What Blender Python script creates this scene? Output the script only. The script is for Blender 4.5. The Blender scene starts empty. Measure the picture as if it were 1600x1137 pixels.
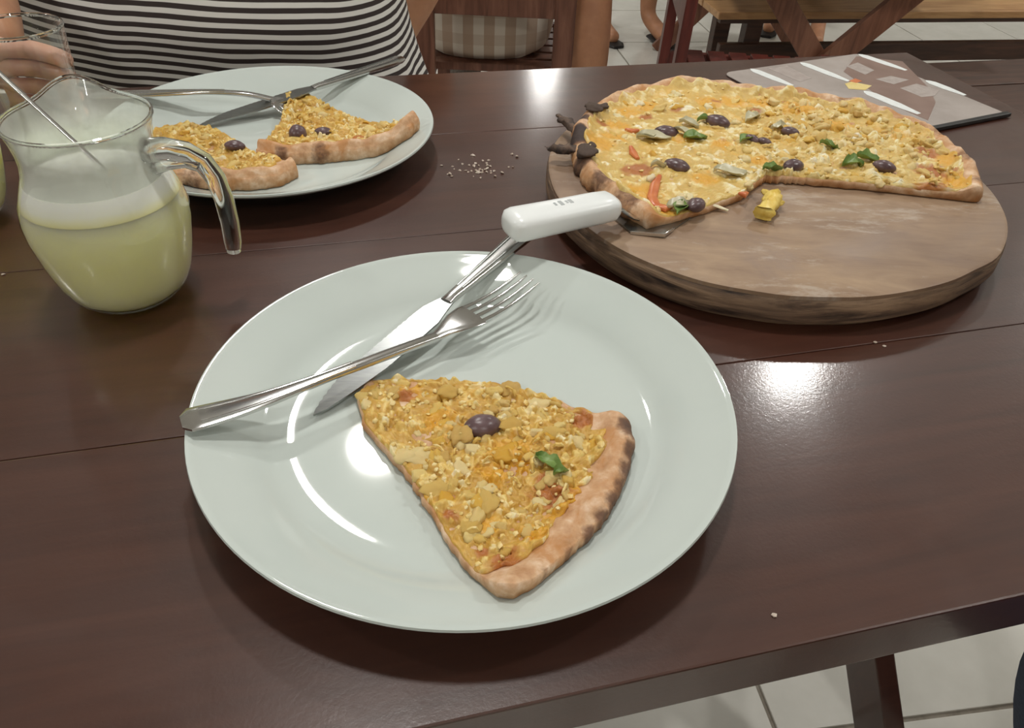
import bpy, bmesh, math, random
from mathutils import Vector, Matrix, noise
random.seed(7)
scene = bpy.context.scene
COL = scene.collection
PI = math.pi

# ------------------------------------------------------------------ camera
TZ = 0.75                                   # height of the table top
F, PIT, ROL, CH = 1200.26, 0.6883, 0.049, 0.2946
fw = Vector((0, math.cos(PIT), -math.sin(PIT)))
up0 = Vector((0, math.sin(PIT), math.cos(PIT)))
rt0 = Vector((1, 0, 0))
rt = rt0*math.cos(ROL) + up0*math.sin(ROL)
up = -rt0*math.sin(ROL) + up0*math.cos(ROL)
cam = bpy.data.cameras.new('camera'); camo = bpy.data.objects.new('camera', cam); COL.objects.link(camo)
cam.sensor_width = 36; cam.lens = 36*F/1600; cam.clip_start = 0.02; cam.clip_end = 60
camo.matrix_world = Matrix(((rt.x, up.x, -fw.x, 0), (rt.y, up.y, -fw.y, 0), (rt.z, up.z, -fw.z, TZ+CH), (0, 0, 0, 1)))
scene.camera = camo

# ------------------------------------------------------------------ world and exposure
w = bpy.data.worlds.new('world'); scene.world = w; w.use_nodes = True
w.node_tree.nodes['Background'].inputs[0].default_value = (0.50, 0.52, 0.52, 1)
w.node_tree.nodes['Background'].inputs[1].default_value = 0.25
scene.view_settings.view_transform = 'Standard'
scene.view_settings.look = 'None'
scene.view_settings.gamma = 1
scene.view_settings.use_curve_mapping = False
scene.view_settings.exposure = -0.66
LAMP_W = 26.0
LAMPS = [(1.42, 3.06), (-0.52, 2.36), (0.17, 7.30), (-0.15, 0.78), (1.9, 0.75), (-2.6, 0.5), (-2.3, 3.9), (-1.2, -1.8), (1.3, -2.0), (3.7, 4.3), (-3.4, 6.2)]  # last two are unseen extras, added to brighten the far walls and ceiling


# ------------------------------------------------------------------ helpers
def at(px, py, h=0.0):
    """a point of the photograph on the horizontal plane h above the table top"""
    d = rt*((px-800)/F) - up*((py-568.5)/F) + fw
    k = (h-CH)/d.z
    return Vector((d.x*k, d.y*k, TZ+h))

def atd(px, py, dist):
    d = rt*((px-800)/F) - up*((py-568.5)/F) + fw
    k = dist/d.y
    return Vector((d.x*k, dist, TZ+CH+d.z*k))

def S(r, g, b):
    def c(v):
        v /= 255.0
        return v/12.92 if v <= 0.04045 else ((v+0.055)/1.055)**2.4
    return (c(r), c(g), c(b), 1)

def sm(a, b, x):
    t = max(0.0, min(1.0, (x-a)/(b-a))); return t*t*(3-2*t)

def nz(x, y, z=0.0, s=1.0):
    return noise.noise(Vector((x*s, y*s, z*s)))

class MB:
    def __init__(self): self.v = []; self.f = []
    def add(self, vs, fs):
        o = len(self.v); self.v += [Vector(p) for p in vs]; self.f += [tuple(i+o for i in q) for q in fs]
    def rings(self, rings, closed=True, cap0=True, cap1=True):
        n = len(rings[0]); vs = [p for r in rings for p in r]; fs = []
        for i in range(len(rings)-1):
            for j in range(n if closed else n-1):
                a = i*n+j; b = i*n+(j+1) % n
                fs.append((a, b, b+n, a+n))
        if cap0: fs.append(tuple(range(n-1, -1, -1)))
        if cap1: fs.append(tuple(range((len(rings)-1)*n, len(rings)*n)))
        self.add(vs, fs)
    def lathe(self, prof, n=64, c=(0, 0, 0)):
        rings = []
        for r, z in prof:
            r = max(r, 1e-5)
            rings.append([(c[0]+r*math.cos(2*PI*k/n), c[1]+r*math.sin(2*PI*k/n), c[2]+z) for k in range(n)])
        self.rings(rings, True, False, False)
    def sweep(self, path, wid, thk, upv=(0, 0, 1), n=12, pw=0.55):
        """superellipse section swept along a path; wid/thk are per-point full sizes"""
        path = [Vector(p) for p in path]; upv = Vector(upv); rings = []
        for i, p in enumerate(path):
            t = (path[min(i+1, len(path)-1)]-path[max(i-1, 0)]).normalized()
            s = t.cross(upv).normalized(); u = s.cross(t).normalized()
            ring = []
            for k in range(n):
                a = 2*PI*k/n; ca, sa = math.cos(a), math.sin(a)
                x = math.copysign(abs(ca)**pw, ca)*wid[i]/2; y = math.copysign(abs(sa)**pw, sa)*thk[i]/2
                ring.append(p+s*x+u*y)
            rings.append(ring)
        self.rings(rings)
    def tube(self, path, rad, n=12, upv=(0, 0, 1)):
        r = rad if isinstance(rad, (list, tuple)) else [rad]*len(path)
        self.sweep(path, [2*q for q in r], [2*q for q in r], upv, n, 1.0)
    def prism(self, outline, origin, u, v, w, th):
        """flat outline (u,v) extruded by th along w"""
        o = Vector(origin); u = Vector(u); v = Vector(v); w = Vector(w)
        a = [o+u*p[0]+v*p[1] for p in outline]; b = [p+w*th for p in a]
        self.rings([a, b])
    def box(self, c, size, rz=0.0, bev=0.0, M=None):
        bm = bmesh.new(); bmesh.ops.create_cube(bm, size=1)
        bmesh.ops.scale(bm, vec=size, verts=bm.verts)
        if bev: bmesh.ops.bevel(bm, geom=bm.edges[:], offset=bev, segments=2, profile=0.6, affect='EDGES')
        m = M if M is not None else Matrix.Translation(c) @ Matrix.Rotation(rz, 4, 'Z')
        bmesh.ops.transform(bm, matrix=m, verts=bm.verts)
        bm.verts.index_update()
        self.add([q.co.copy() for q in bm.verts], [tuple(q.index for q in f.verts) for f in bm.faces]); bm.free()
    def board(self, a, b, wid, thk, side, bev=0.002):
        """board from a to b; wid along side, thk along the third axis"""
        a = Vector(a); b = Vector(b); z = (b-a).normalized(); x = Vector(side); x = (x-z*x.dot(z)).normalized(); y = z.cross(x)
        M = Matrix.Translation((a+b)/2) @ Matrix((x, y, z)).transposed().to_4x4()
        self.box(None, (wid, thk, (b-a).length), bev=bev, M=M)
    def mesh(self, name, smooth=True, fix=True):
        me = bpy.data.meshes.new(name); me.from_pydata(self.v, [], self.f)
        if fix:
            bm = bmesh.new(); bm.from_mesh(me); bmesh.ops.recalc_face_normals(bm, faces=bm.faces[:]); bm.to_mesh(me); bm.free()
        if smooth:
            me.polygons.foreach_set('use_smooth', [True]*len(me.polygons))
            try: me.set_sharp_from_angle(angle=math.radians(42))
            except Exception: pass
        me.update(); return me
    def build(self, name, mat, parent=None, smooth=True):
        return link(name, self.mesh(name, smooth), mat, parent)

def link(name, me, mat=None, parent=None):
    o = bpy.data.objects.new(name, me); COL.objects.link(o)
    if mat is not None:
        me.materials.clear(); me.materials.append(mat)
    if parent is not None: attach(o, parent)
    return o

def world_of(o):
    m = o.matrix_basis.copy()
    return world_of(o.parent) @ o.matrix_parent_inverse @ m if o.parent else m

def attach(o, p):
    o.parent = p; o.matrix_parent_inverse = world_of(p).inverted()

def tag(o, label=None, cat=None, group=None, kind=None):
    if label: o['label'] = label
    if cat: o['category'] = cat
    if group: o['group'] = group
    if kind: o['kind'] = kind
    return o

def thing(name, label, cat, loc, rz=0.0, group=None):
    o = bpy.data.objects.new(name, None); COL.objects.link(o); o.empty_display_size = 0.02
    o.location = loc; o.rotation_euler = (0, 0, rz)
    return tag(o, label, cat, group)

def copy_tree(o, parent=None):
    c = o.copy(); COL.objects.link(c)
    if parent is not None:
        c.parent = parent; c.matrix_parent_inverse = o.matrix_parent_inverse.copy()
    for ch in list(o.children): copy_tree(ch, c)
    return c

# ------------------------------------------------------------------ materials
class NT:
    def __init__(self, name):
        self.m = bpy.data.materials.new(name); self.m.use_nodes = True
        self.t = self.m.node_tree; self.b = self.t.nodes['Principled BSDF']; self.out = self.t.nodes['Material Output']
    def n(self, typ, **kw):
        x = self.t.nodes.new(typ)
        for k, v in kw.items():
            if k in x.inputs: x.inputs[k].default_value = v
            else: setattr(x, k, v)
        return x
    def l(self, a, b): self.t.links.new(a, b)
    def coord(self, scale=(1, 1, 1), kind='Object', rot=(0, 0, 0)):
        c = self.n('ShaderNodeTexCoord'); m = self.n('ShaderNodeMapping')
        m.inputs['Scale'].default_value = scale; m.inputs['Rotation'].default_value = rot
        self.l(c.outputs[kind], m.inputs['Vector']); return m.outputs[0]
    def noise(self, vec, scale, detail=4, rough=0.55, dist=0.0):
        x = self.n('ShaderNodeTexNoise'); x.inputs['Scale'].default_value = scale; x.inputs['Detail'].default_value = detail
        x.inputs['Roughness'].default_value = rough; x.inputs['Distortion'].default_value = dist
        self.l(vec, x.inputs['Vector']); return x.outputs['Fac']
    def ramp(self, fac, stops):
        r = self.n('ShaderNodeValToRGB'); e = r.color_ramp.elements
        e[0].position, e[0].color = stops[0]; e[1].position, e[1].color = stops[-1]
        for p, c in stops[1:-1]:
            q = e.new(p); q.color = c
        self.l(fac, r.inputs['Fac']); return r.outputs['Color']
    def mix(self, fac, a, b, mode='MIX'):
        x = self.n('ShaderNodeMix', data_type='RGBA', blend_type=mode)
        for s, v in ((0, fac), (6, a), (7, b)):
            if hasattr(v, 'links'): self.l(v, x.inputs[s])
            else: x.inputs[s].default_value = v
        return x.outputs[2]
    def math(self, op, a, b=0.0, clamp=False):
        x = self.n('ShaderNodeMath', operation=op, use_clamp=clamp)
        for s, v in ((0, a), (1, b)):
            if hasattr(v, 'links'): self.l(v, x.inputs[s])
            else: x.inputs[s].default_value = v
        return x.outputs[0]
    def bump(self, h, strength=0.2, dist=0.001):
        x = self.n('ShaderNodeBump'); x.inputs['Strength'].default_value = strength; x.inputs['Distance'].default_value = dist
        self.l(h, x.inputs['Height']); self.l(x.outputs[0], self.b.inputs['Normal']); return x
    def set(self, **kw):
        for k, v in kw.items():
            k = k.replace('_', ' ')
            if hasattr(v, 'links'): self.l(v, self.b.inputs[k])
            else: self.b.inputs[k].default_value = v
        return self
    def attr(self, name):
        x = self.n('ShaderNodeAttribute'); x.attribute_name = name; return x.outputs['Fac']

def simple(name, c1, c2, scale=20, rough=0.5, bump=0.0, bscale=None, stretch=(1, 1, 1), **kw):
    m = NT(name); v = m.coord(stretch)
    f = m.noise(v, scale); m.set(Base_Color=m.ramp(f, [(0.35, c1), (0.65, c2)]), Roughness=rough, **kw)
    if bump: m.bump(m.noise(v, bscale or scale*3), bump)
    return m.m

TH = 0.2712                                  # turn of the table against the camera
tv = Vector((math.cos(TH), math.sin(TH), 0)); nv = Vector((-math.sin(TH), math.cos(TH), 0)); zv = Vector((0, 0, 1))

def table_material():
    m = NT('dark_varnished_wood')
    v = m.coord((1.2, 14, 6)); g = m.noise(v, 4.0, 8, 0.6, 0.6)
    v2 = m.coord((1, 1, 1)); big = m.noise(v2, 3.0, 3)
    col = m.ramp(g, [(0.3, S(48, 26, 18)), (0.5, S(62, 35, 25)), (0.72, S(74, 44, 32))])
    col = m.mix(m.math('MULTIPLY', big, 0.5), col, S(76, 36, 25))
    scr = m.noise(m.coord((60, 60, 60)), 6, 3, 0.7)
    smear = m.noise(m.coord((7, 5, 1)), 1.0, 5, 0.6, 0.8)
    m.set(Base_Color=col, Roughness=m.ramp(smear, [(0.35, (0.30,)*3+(1,)), (0.7, (0.44,)*3+(1,))]), Specular_IOR_Level=0.5,
          Coat_Weight=0.85, Coat_Roughness=0.13)
    b = m.bump(scr, 0.10, 0.0006); m.l(b.outputs[0], m.b.inputs['Coat Normal'])
    return m.m

M = {}
M['table'] = table_material()
M['porcelain'] = simple('white_porcelain', S(197, 206, 201), S(202, 210, 205), 8, 0.045, Specular_IOR_Level=0.5)
M['steel'] = simple('polished_steel', (0.60, 0.60, 0.59, 1), (0.66, 0.66, 0.65, 1), 40, 0.16, Metallic=1.0)
M['steel_blade'] = simple('brushed_steel', (0.30, 0.31, 0.31, 1), (0.36, 0.37, 0.36, 1), 120, 0.30, Metallic=1.0, stretch=(1, 6, 1))
M['white_plastic'] = simple('white_plastic', S(236, 240, 239), S(240, 243, 242), 20, 0.28)
M['print_grey'] = simple('grey_print', S(170, 176, 176), S(186, 190, 190), 90, 0.4)

def wood_material(name, a, b, c, rough=0.5, stretch=(14, 14, 1.5), sc=4):
    m = NT(name); v = m.coord(stretch); g = m.noise(v, sc, 7, 0.6, 0.7)
    m.set(Base_Color=m.ramp(g, [(0.3, a), (0.52, b), (0.72, c)]), Roughness=rough); m.bump(g, 0.15, 0.001); return m.m
M['chair_wood'] = wood_material('brown_chair_wood', S(78, 46, 34), S(108, 70, 54), S(130, 90, 72), 0.45)
M['red_wood'] = wood_material('red_brown_wood', S(70, 26, 20), S(92, 36, 28), S(104, 46, 36), 0.4)
M['tan_wood'] = wood_material('tan_bench_wood', S(150, 108, 68), S(182, 140, 94), S(200, 160, 112), 0.45, (1.5, 14, 14))
M['dark_wood'] = wood_material('dark_bench_wood', S(50, 34, 27), S(72, 48, 37), S(88, 60, 46), 0.5, (1.5, 14, 14))

def board_top():
    m = NT('worn_board_wood'); v = m.coord((2.2, 9, 3), rot=(0, 0, 0.5)); g = m.noise(v, 5, 8, 0.62, 0.8)
    col = m.ramp(g, [(0.28, S(132, 106, 84)), (0.5, S(154, 128, 103)), (0.72, S(172, 146, 118))])
    st = m.noise(m.coord((1, 1, 1)), 9, 5, 0.6, 0.5)
    col = m.mix(m.ramp(st, [(0.47, (0,)*3+(1,)), (0.66, (0.75,)*3+(1,))]), col, S(122, 98, 82))
    fl = m.noise(m.coord((5, 16, 1), rot=(0, 0, -0.62)), 3.2, 6, 0.75)
    col = m.mix(m.ramp(fl, [(0.56, (0,)*3+(1,)), (0.66, (0.6,)*3+(1,))]), col, S(184, 170, 155))
    m.set(Base_Color=col, Roughness=m.ramp(st, [(0.4, (0.62,)*3+(1,)), (0.65, (0.34,)*3+(1,))])); m.bump(g, 0.25, 0.001); return m.m
M['board_top'] = board_top()
def board_side():
    m = NT('scorched_board_edge'); v = m.coord((7, 7, 60)); g = m.noise(v, 2.2, 7, 0.65, 0.6)
    m.set(Base_Color=m.ramp(g, [(0.34, S(50, 40, 36)), (0.48, S(116, 94, 76)), (0.66, S(168, 140, 112))]), Roughness=0.6); m.bump(g, 0.5, 0.002); return m.m
M['board_side'] = board_side()

def dough_material():
    m = NT('baked_crust'); v = m.coord()
    a = m.noise(v, 90, 5, 0.6); b = m.noise(v, 42, 4, 0.6, 0.4); big = m.noise(v, 130, 4, 0.6)
    base = m.ramp(a, [(0.3, S(178, 132, 92)), (0.5, S(206, 166, 128)), (0.72, S(232, 206, 178))])
    base = m.mix(m.ramp(b, [(0.47, (0,)*3+(1,)), (0.62, (0.85,)*3+(1,))]), base, S(186, 130, 76))
    ch = m.math('ADD', m.attr('char'), m.math('MULTIPLY', m.math('SUBTRACT', big, 0.5), 0.9))
    base = m.mix(m.ramp(ch, [(0.32, (0,)*3+(1,)), (0.62, (0.9,)*3+(1,))]), base, S(112, 78, 56))
    base = m.mix(m.ramp(ch, [(0.60, (0,)*3+(1,)), (0.95, (0.95,)*3+(1,))]), base, S(58, 46, 44))
    m.set(Base_Color=base, Roughness=0.75, Subsurface_Weight=0.08, Subsurface_Scale=1.0, Subsurface_Radius=(0.006, 0.003, 0.0015)); m.bump(a, 0.5, 0.0018); return m.m
M['dough'] = dough_material()

def cheese_material(name, stops, spot, spotc, org, orgk=0.56):
    m = NT(name); v = m.coord()
    a = m.noise(v, 110, 5, 0.65, 0.3); b = m.noise(v, 34, 4, 0.6, 0.5); c = m.noise(v, 330, 4, 0.65)
    f = m.math('ADD', m.math('MULTIPLY', m.attr('tint'), 0.75), m.math('MULTIPLY', a, 0.3), True)
    col = m.ramp(f, stops)
    col = m.mix(m.ramp(b, [(orgk-.04, (0,)*3+(1,)), (orgk+0.1, (0.75,)*3+(1,))]), col, org)
    d = m.noise(m.coord((1, 1, 1), rot=(0.4, 0.2, 1.2)), 60, 4, 0.65, 0.3)
    col = m.mix(m.ramp(d, [(spot, (0,)*3+(1,)), (spot+0.09, (0.8,)*3+(1,))]), col, spotc)
    col = m.mix(m.math('MULTIPLY', m.attr('gold'), 0.85), col, S(220, 162, 46)); col = m.mix(m.math('MULTIPLY', m.attr('brown'), 0.95), col, S(174, 104, 50))
    m.set(Base_Color=col, Roughness=0.40, Subsurface_Weight=0.12, Subsurface_Scale=1.0, Subsurface_Radius=(0.008, 0.004, 0.0015)); m.bump(c, 0.5, 0.0015); return m.m
M['cheese_y'] = cheese_material('yellow_baked_cheese', [(0.15, S(196, 152, 66)), (0.35, S(216, 178, 92)), (0.55, S(230, 200, 122)), (0.75, S(240, 220, 166)), (0.9, S(244, 230, 194))], 0.67, S(184, 124, 60), S(224, 176, 76), .6)
M['cheese_o'] = cheese_material('orange_cream_cheese', [(0.15, S(206, 172, 94)), (0.4, S(224, 198, 128)), (0.6, S(234, 216, 162)), (0.85, S(244, 236, 208))], 0.66, S(186, 128, 74), S(222, 178, 86), 0.6)

def chunk_material(name, stops, rough=0.42):
    m = NT(name); o = m.n('ShaderNodeObjectInfo'); v = m.coord(); a = m.noise(v, 160, 4, 0.6)
    f = m.math('ADD', o.outputs['Random'], m.math('MULTIPLY', m.math('SUBTRACT', a, 0.5), 1.3), True)
    m.set(Base_Color=m.ramp(f, stops), Roughness=rough, Subsurface_Weight=0.15, Subsurface_Scale=1.0, Subsurface_Radius=(0.006, 0.003, 0.0015)); m.bump(a, 0.45, 0.0012); return m.m
M['chunk'] = chunk_material('shredded_chicken', [(0.0, S(208, 166, 78)), (0.3, S(222, 188, 106)), (0.55, S(240, 218, 164)), (0.8, S(226, 194, 118)), (1.0, S(200, 158, 80))])
M['corn'] = chunk_material('golden_cream_sauce', [(0.0, S(218, 164, 50)), (0.5, S(226, 182, 80)), (1.0, S(238, 210, 138))], 0.34)
M['brown_spot'] = chunk_material('browned_cheese', [(0.0, S(176, 98, 40)), (0.5, S(196, 122, 52)), (1.0, S(160, 88, 40))])
M['olive'] = simple('dark_purple_olive', S(78, 58, 60), S(108, 86, 88), 120, 0.3, 0.2)
M['basil'] = simple('green_basil_leaf', S(98, 128, 58), S(136, 160, 90), 140, 0.4, 0.2)
M['onion'] = simple('translucent_onion', S(188, 182, 148), S(206, 200, 172), 90, 0.3)
M['tomato'] = simple('red_tomato_strip', S(196, 104, 62), S(214, 130, 80), 90, 0.28)
M['charred'] = simple('charred_dough', S(48, 42, 42), S(112, 92, 78), 130, 0.85, 0.5)
M['pineapple'] = simple('yellow_soft_chunk', S(222, 186, 74), S(238, 212, 118), 130, 0.35, 0.4)

def glass_material(name, tint=(0.97, 0.99, 0.98, 1), rough=0.02):
    m = NT(name); v = m.coord(); f = m.noise(v, 30, 2)
    m.set(Base_Color=tint, Roughness=rough, Transmission_Weight=1.0, IOR=1.46)
    m.bump(f, 0.03, 0.001); return m.m
M['glass'] = glass_material('clear_glass')
def thin_glass():
    m = NT('thin_clear_glass'); tr = m.n('ShaderNodeBsdfTransparent'); gl = m.n('ShaderNodeBsdfGlossy'); mx = m.n('ShaderNodeMixShader')
    tr.inputs[0].default_value = (0.985, 0.99, 0.985, 1); gl.inputs['Roughness'].default_value = 0.03; gl.inputs[0].default_value = (0.95, 0.96, 0.95, 1)
    lw = m.n('ShaderNodeLayerWeight'); lw.inputs['Blend'].default_value = 0.5
    k = m.math('ADD', m.math('MULTIPLY', m.math('POWER', lw.outputs['Facing'], 3.0), 0.7), 0.03, True)
    m.l(k, mx.inputs[0]); m.l(tr.outputs[0], mx.inputs[1]); m.l(gl.outputs[0], mx.inputs[2]); m.l(mx.outputs[0], m.out.inputs[0]); return m.m
M['thin_glass'] = thin_glass()
def film_material(name, col, amount):
    m = NT(name); v = m.coord((1, 1, 0.5)); f = m.noise(v, 45, 4, 0.6)
    tr = m.n('ShaderNodeBsdfTransparent'); mx = m.n('ShaderNodeMixShader')
    m.set(Base_Color=m.ramp(f, [(0.3, col), (0.7, tuple(min(1, c*1.04) for c in col[:3])+(1,))]), Roughness=0.4)
    m.l(m.math('MULTIPLY', m.attr('film'), m.math('ADD', m.math('MULTIPLY', f, 0.7), amount-0.35), True), mx.inputs[0])
    m.l(tr.outputs[0], mx.inputs[1]); m.l(m.b.outputs[0], mx.inputs[2]); m.l(mx.outputs[0], m.out.inputs[0]); return m.m
M['film'] = film_material('milky_foam_film', S(232, 236, 226), 1.0)
M['juice'] = simple('cloudy_lemonade', S(250, 246, 180), S(252, 248, 188), 14, 0.3, Subsurface_Weight=1.0, Subsurface_Scale=1.0, Subsurface_Radius=(0.035, 0.035, 0.016))
def foam_material():
    m = NT('white_juice_foam'); f = m.noise(m.coord(), 60, 4)
    k = m.math('ADD', m.attr('froth'), m.math('MULTIPLY', m.math('SUBTRACT', f, 0.5), 0.35), True)
    m.set(Base_Color=m.ramp(k, [(0.05, S(246, 241, 172)), (0.55, S(247, 248, 228)), (1.0, S(249, 251, 240))]), Roughness=0.6, Subsurface_Weight=0.35, Subsurface_Scale=1.0, Subsurface_Radius=(0.012, 0.012, 0.010)); m.bump(f, 0.1, 0.0005); return m.m
M['foam'] = foam_material()

M['skin'] = simple('warm_brown_skin', S(178, 126, 94), S(192, 140, 106), 30, 0.5, 0.1, 300, Subsurface_Weight=0.1, Subsurface_Scale=1.0, Subsurface_Radius=(0.012, 0.005, 0.003))
M['skin_pink'] = simple('rosy_skin', S(206, 156, 134), S(216, 168, 146), 30, 0.45, 0.1, 300, Subsurface_Weight=0.1, Subsurface_Scale=1.0, Subsurface_Radius=(0.012, 0.005, 0.003))
M['hair'] = simple('dark_brown_hair', S(34, 24, 20), S(58, 42, 34), 80, 0.5, 0.4, stretch=(1, 1, 0.1))
M['denim'] = simple('dark_blue_denim', S(34, 48, 72), S(50, 66, 92), 260, 0.85, 0.3)
M['grey_cloth'] = simple('grey_cloth', S(92, 84, 78), S(112, 104, 98), 120, 0.9, 0.2)
M['dark_cloth'] = simple('dark_cloth', S(40, 36, 38), S(56, 50, 52), 120, 0.9, 0.2)
M['sandal'] = simple('black_rubber', S(30, 26, 26), S(44, 40, 38), 60, 0.6)
def striped(name, a, b, period, tilt):
    m = NT(name); c = m.n('ShaderNodeTexCoord'); s = m.n('ShaderNodeSeparateXYZ'); m.l(c.outputs['Object'], s.inputs[0])
    wob = m.noise(c.outputs['Object'], 5, 2)
    h = m.math('ADD', s.outputs['Z'], m.math('MULTIPLY', s.outputs['X'], tilt))
    h = m.math('ADD', h, m.math('MULTIPLY', wob, 0.02))
    fr = m.math('FRACT', m.math('MULTIPLY', h, 1.0/period))
    k = m.ramp(fr, [(0.0, (1,)*3+(1,)), (0.46, (1,)*3+(1,)), (0.50, (0,)*3+(1,)), (0.96, (0,)*3+(1,)), (1.0, (1,)*3+(1,))])
    m.set(Base_Color=m.mix(k, a, b), Roughness=0.85); m.bump(m.noise(c.outputs['Object'], 400, 2), 0.1, 0.0005); return m.m
M['stripes'] = striped('black_white_striped_cloth', S(222, 220, 214), S(52, 42, 40), 0.0098, 0.05)
def checked(name):
    m = NT(name); c = m.n('ShaderNodeTexCoord'); s = m.n('ShaderNodeSeparateXYZ'); m.l(c.outputs['Object'], s.inputs[0])
    x = m.math('PINGPONG', m.math('ADD', s.outputs['X'], 1.0), 0.024); z = m.math('PINGPONG', m.math('ADD', s.outputs['Z'], 1.0), 0.03)
    kx = m.math('LESS_THAN', x, 0.012); kz = m.math('LESS_THAN', z, 0.012)
    col = m.mix(m.math('MULTIPLY', kx, 0.8), S(214, 204, 190), S(172, 146, 124)); col = m.mix(m.math('MULTIPLY', kz, 0.35), col, S(172, 146, 124))
    m.set(Base_Color=col, Roughness=0.9); m.bump(m.noise(c.outputs['Object'], 300, 2), 0.1, 0.0005); return m.m
M['checks'] = checked('beige_checked_cloth')

M['wall'] = simple('cream_wall_paint', S(228, 226, 220), S(234, 232, 226), 3, 0.9, 0.1, 60)
M['ceiling'] = simple('grey_ceiling_paint', S(226, 224, 220), S(232, 230, 226), 3, 0.9, 0.1, 60)
M['grout'] = simple('grey_grout', S(126, 118, 106), S(146, 138, 126), 60, 0.9, 0.2)
def tile_material():
    m = NT('white_floor_tile'); v = m.coord(kind='Object'); o = m.n('ShaderNodeObjectInfo')
    f = m.noise(v, 7, 5, 0.6); m.set(Base_Color=m.ramp(f, [(0.3, S(205, 203, 194)), (0.7, S(220, 218, 210))]), Roughness=0.22); return m.m
M['tile'] = tile_material()
M['metal_white'] = simple('white_enamel', S(225, 225, 222), S(235, 235, 232), 10, 0.4)
def lamp_glow():
    m = NT('lamp_diffuser'); m.set(Base_Color=(0.9, 0.9, 0.88, 1), Emission_Color=(1, 0.97, 0.92, 1), Emission_Strength=8.0); return m.m
M['lamp'] = lamp_glow()

# ------------------------------------------------------------------ the room
def slab(name, x0, x1, y0, y1, z0, z1, mat):
    b = MB(); b.box(((x0+x1)/2, (y0+y1)/2, (z0+z1)/2), (x1-x0, y1-y0, z1-z0)); return tag(b.build(name, mat, None, False), kind='structure')
RX0, RX1, RY0, RY1, RZ = -4.2, 4.6, -3.2, 8.2, 2.95
floor = slab('floor', RX0, RX1, RY0, RY1, -0.06, -0.004, M['grout'])
slab('ceiling', RX0, RX1, RY0, RY1, RZ, RZ+0.1, M['ceiling'])
slab('wall_back', RX0, RX1, RY1, RY1+0.1, -0.06, RZ+0.1, M['wall'])
slab('wall_front', RX0, RX1, RY0-0.1, RY0, -0.06, RZ+0.1, M['wall'])
slab('wall_left', RX0-0.1, RX0, RY0-0.1, RY1+0.1, -0.06, RZ+0.1, M['wall'])
slab('wall_right', RX1, RX1+0.1, RY0-0.1, RY1+0.1, -0.06, RZ+0.1, M['wall'])
TA, TS = 0.17, 0.50
bt = MB(); bt.box((0, 0, -0.004), (TS-0.007, TS-0.007, 0.008), bev=0.0015); tile_me = bt.mesh('tile', False); tile_me.materials.append(M['tile'])
eu = Vector((math.cos(TA), math.sin(TA), 0)); ev = Vector((-math.sin(TA), math.cos(TA), 0)); o0 = Vector((0.388, 0.50, 0))
for i in range(-8, 10):
    for j in range(-5, 14):
        c = o0+eu*(i+0.5)*TS+ev*(j+0.5)*TS
        if not (-2.4 < c.x < 3.6 and -0.8 < c.y < 6.2): continue
        t = link('tile', tile_me, None, None); t.location = c; t.rotation_euler = (0, 0, TA); attach(t, floor)

# ceiling lamps with their own light, two unseen far ones added as fill
for k, (x, y) in enumerate(LAMPS):
    t = thing('ceiling_lamp', 'round white ceiling downlight above the tables', 'lamp', (x, y, RZ), 0, 'ceiling downlights')
    b = MB(); b.lathe([(0.0, 0), (0.13, 0), (0.135, -0.02), (0.13, -0.07), (0.118, -0.075), (0.112, -0.06), (0.0, -0.055)], 40, (x, y, RZ)); b.build('housing', M['metal_white'], t)
    b = MB(); b.lathe([(0, -0.056), (0.108, -0.06), (0.106, -0.064), (0, -0.066)], 40, (x, y, RZ)); b.build('diffuser', M['lamp'], t)
    L = bpy.data.lights.new('lamp_light', 'AREA'); L.shape = 'DISK'; L.size = 0.20; L.energy = LAMP_W; L.color = (1.0, 0.985, 0.945)
    lo = bpy.data.objects.new('lamp_light', L); COL.objects.link(lo); lo.location = (x, y, RZ-0.08); attach(lo, t)

# ------------------------------------------------------------------ dining tables with crossed folding legs
T0, T1, N0, N1, TT = -0.78, 0.735, 0.1394, 0.8513, 0.030
def make_table(label):
    c = tv*((T0+T1)/2)+nv*((N0+N1)/2)
    t = thing('dining_table', label, 'table', (c.x, c.y, 0), TH)
    L, W = T1-T0, N1-N0
    Mx = Matrix.Translation((c.x, c.y, 0)) @ Matrix.Rotation(TH, 4, 'Z')
    def part(name, b):
        me = b.mesh(name, name == 'pivot_bolt'); o = link(name, me, M['table']); o.parent = t; return o
    seams = [-W/2, 0.3205-(N0+N1)/2, 0.5053-(N0+N1)/2, 0.688-(N0+N1)/2, W/2]
    for i in range(4):
        b = MB(); y0, y1 = seams[i]+(0.00015 if i else 0), seams[i+1]-(0.00015 if i < 3 else 0)
        b.box((0, (y0+y1)/2, TZ-TT/2), (L, y1-y0, TT), bev=0.0007 if 0 < i < 3 else 0.0011); part('plank', b)
    for s in (-1, 1):
        x = s*(L/2-0.155)
        b = MB(); b.box((x, 0, TZ-TT-0.0125), (0.05, W-0.1, 0.025), bev=0.002); part('cleat', b)
        for q in (-1, 1):
            xo = x+q*0.016*s
            b = MB(); b.board((xo, q*0.31, 0.0), (xo, -q*0.31, TZ-TT-0.02), 0.062, 0.026, (0, 1, 0)); part('leg', b)
        b = MB(); b.tube([(x-0.034, 0, (TZ-TT-0.02)/2), (x+0.034, 0, (TZ-TT-0.02)/2)], 0.007, 12); part('pivot_bolt', b)
    return t
table = make_table('dark red-brown varnished plank table holding the plates and pizza board')
table2 = copy_tree(table)
table2.location = (0.845, 2.83, 0); table2.rotation_euler = (0, 0, PI/2-0.04)
M['leg_wood'] = wood_material('mid_brown_table_leg', S(96, 60, 44), S(122, 80, 60), S(138, 94, 72), 0.4)
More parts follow.
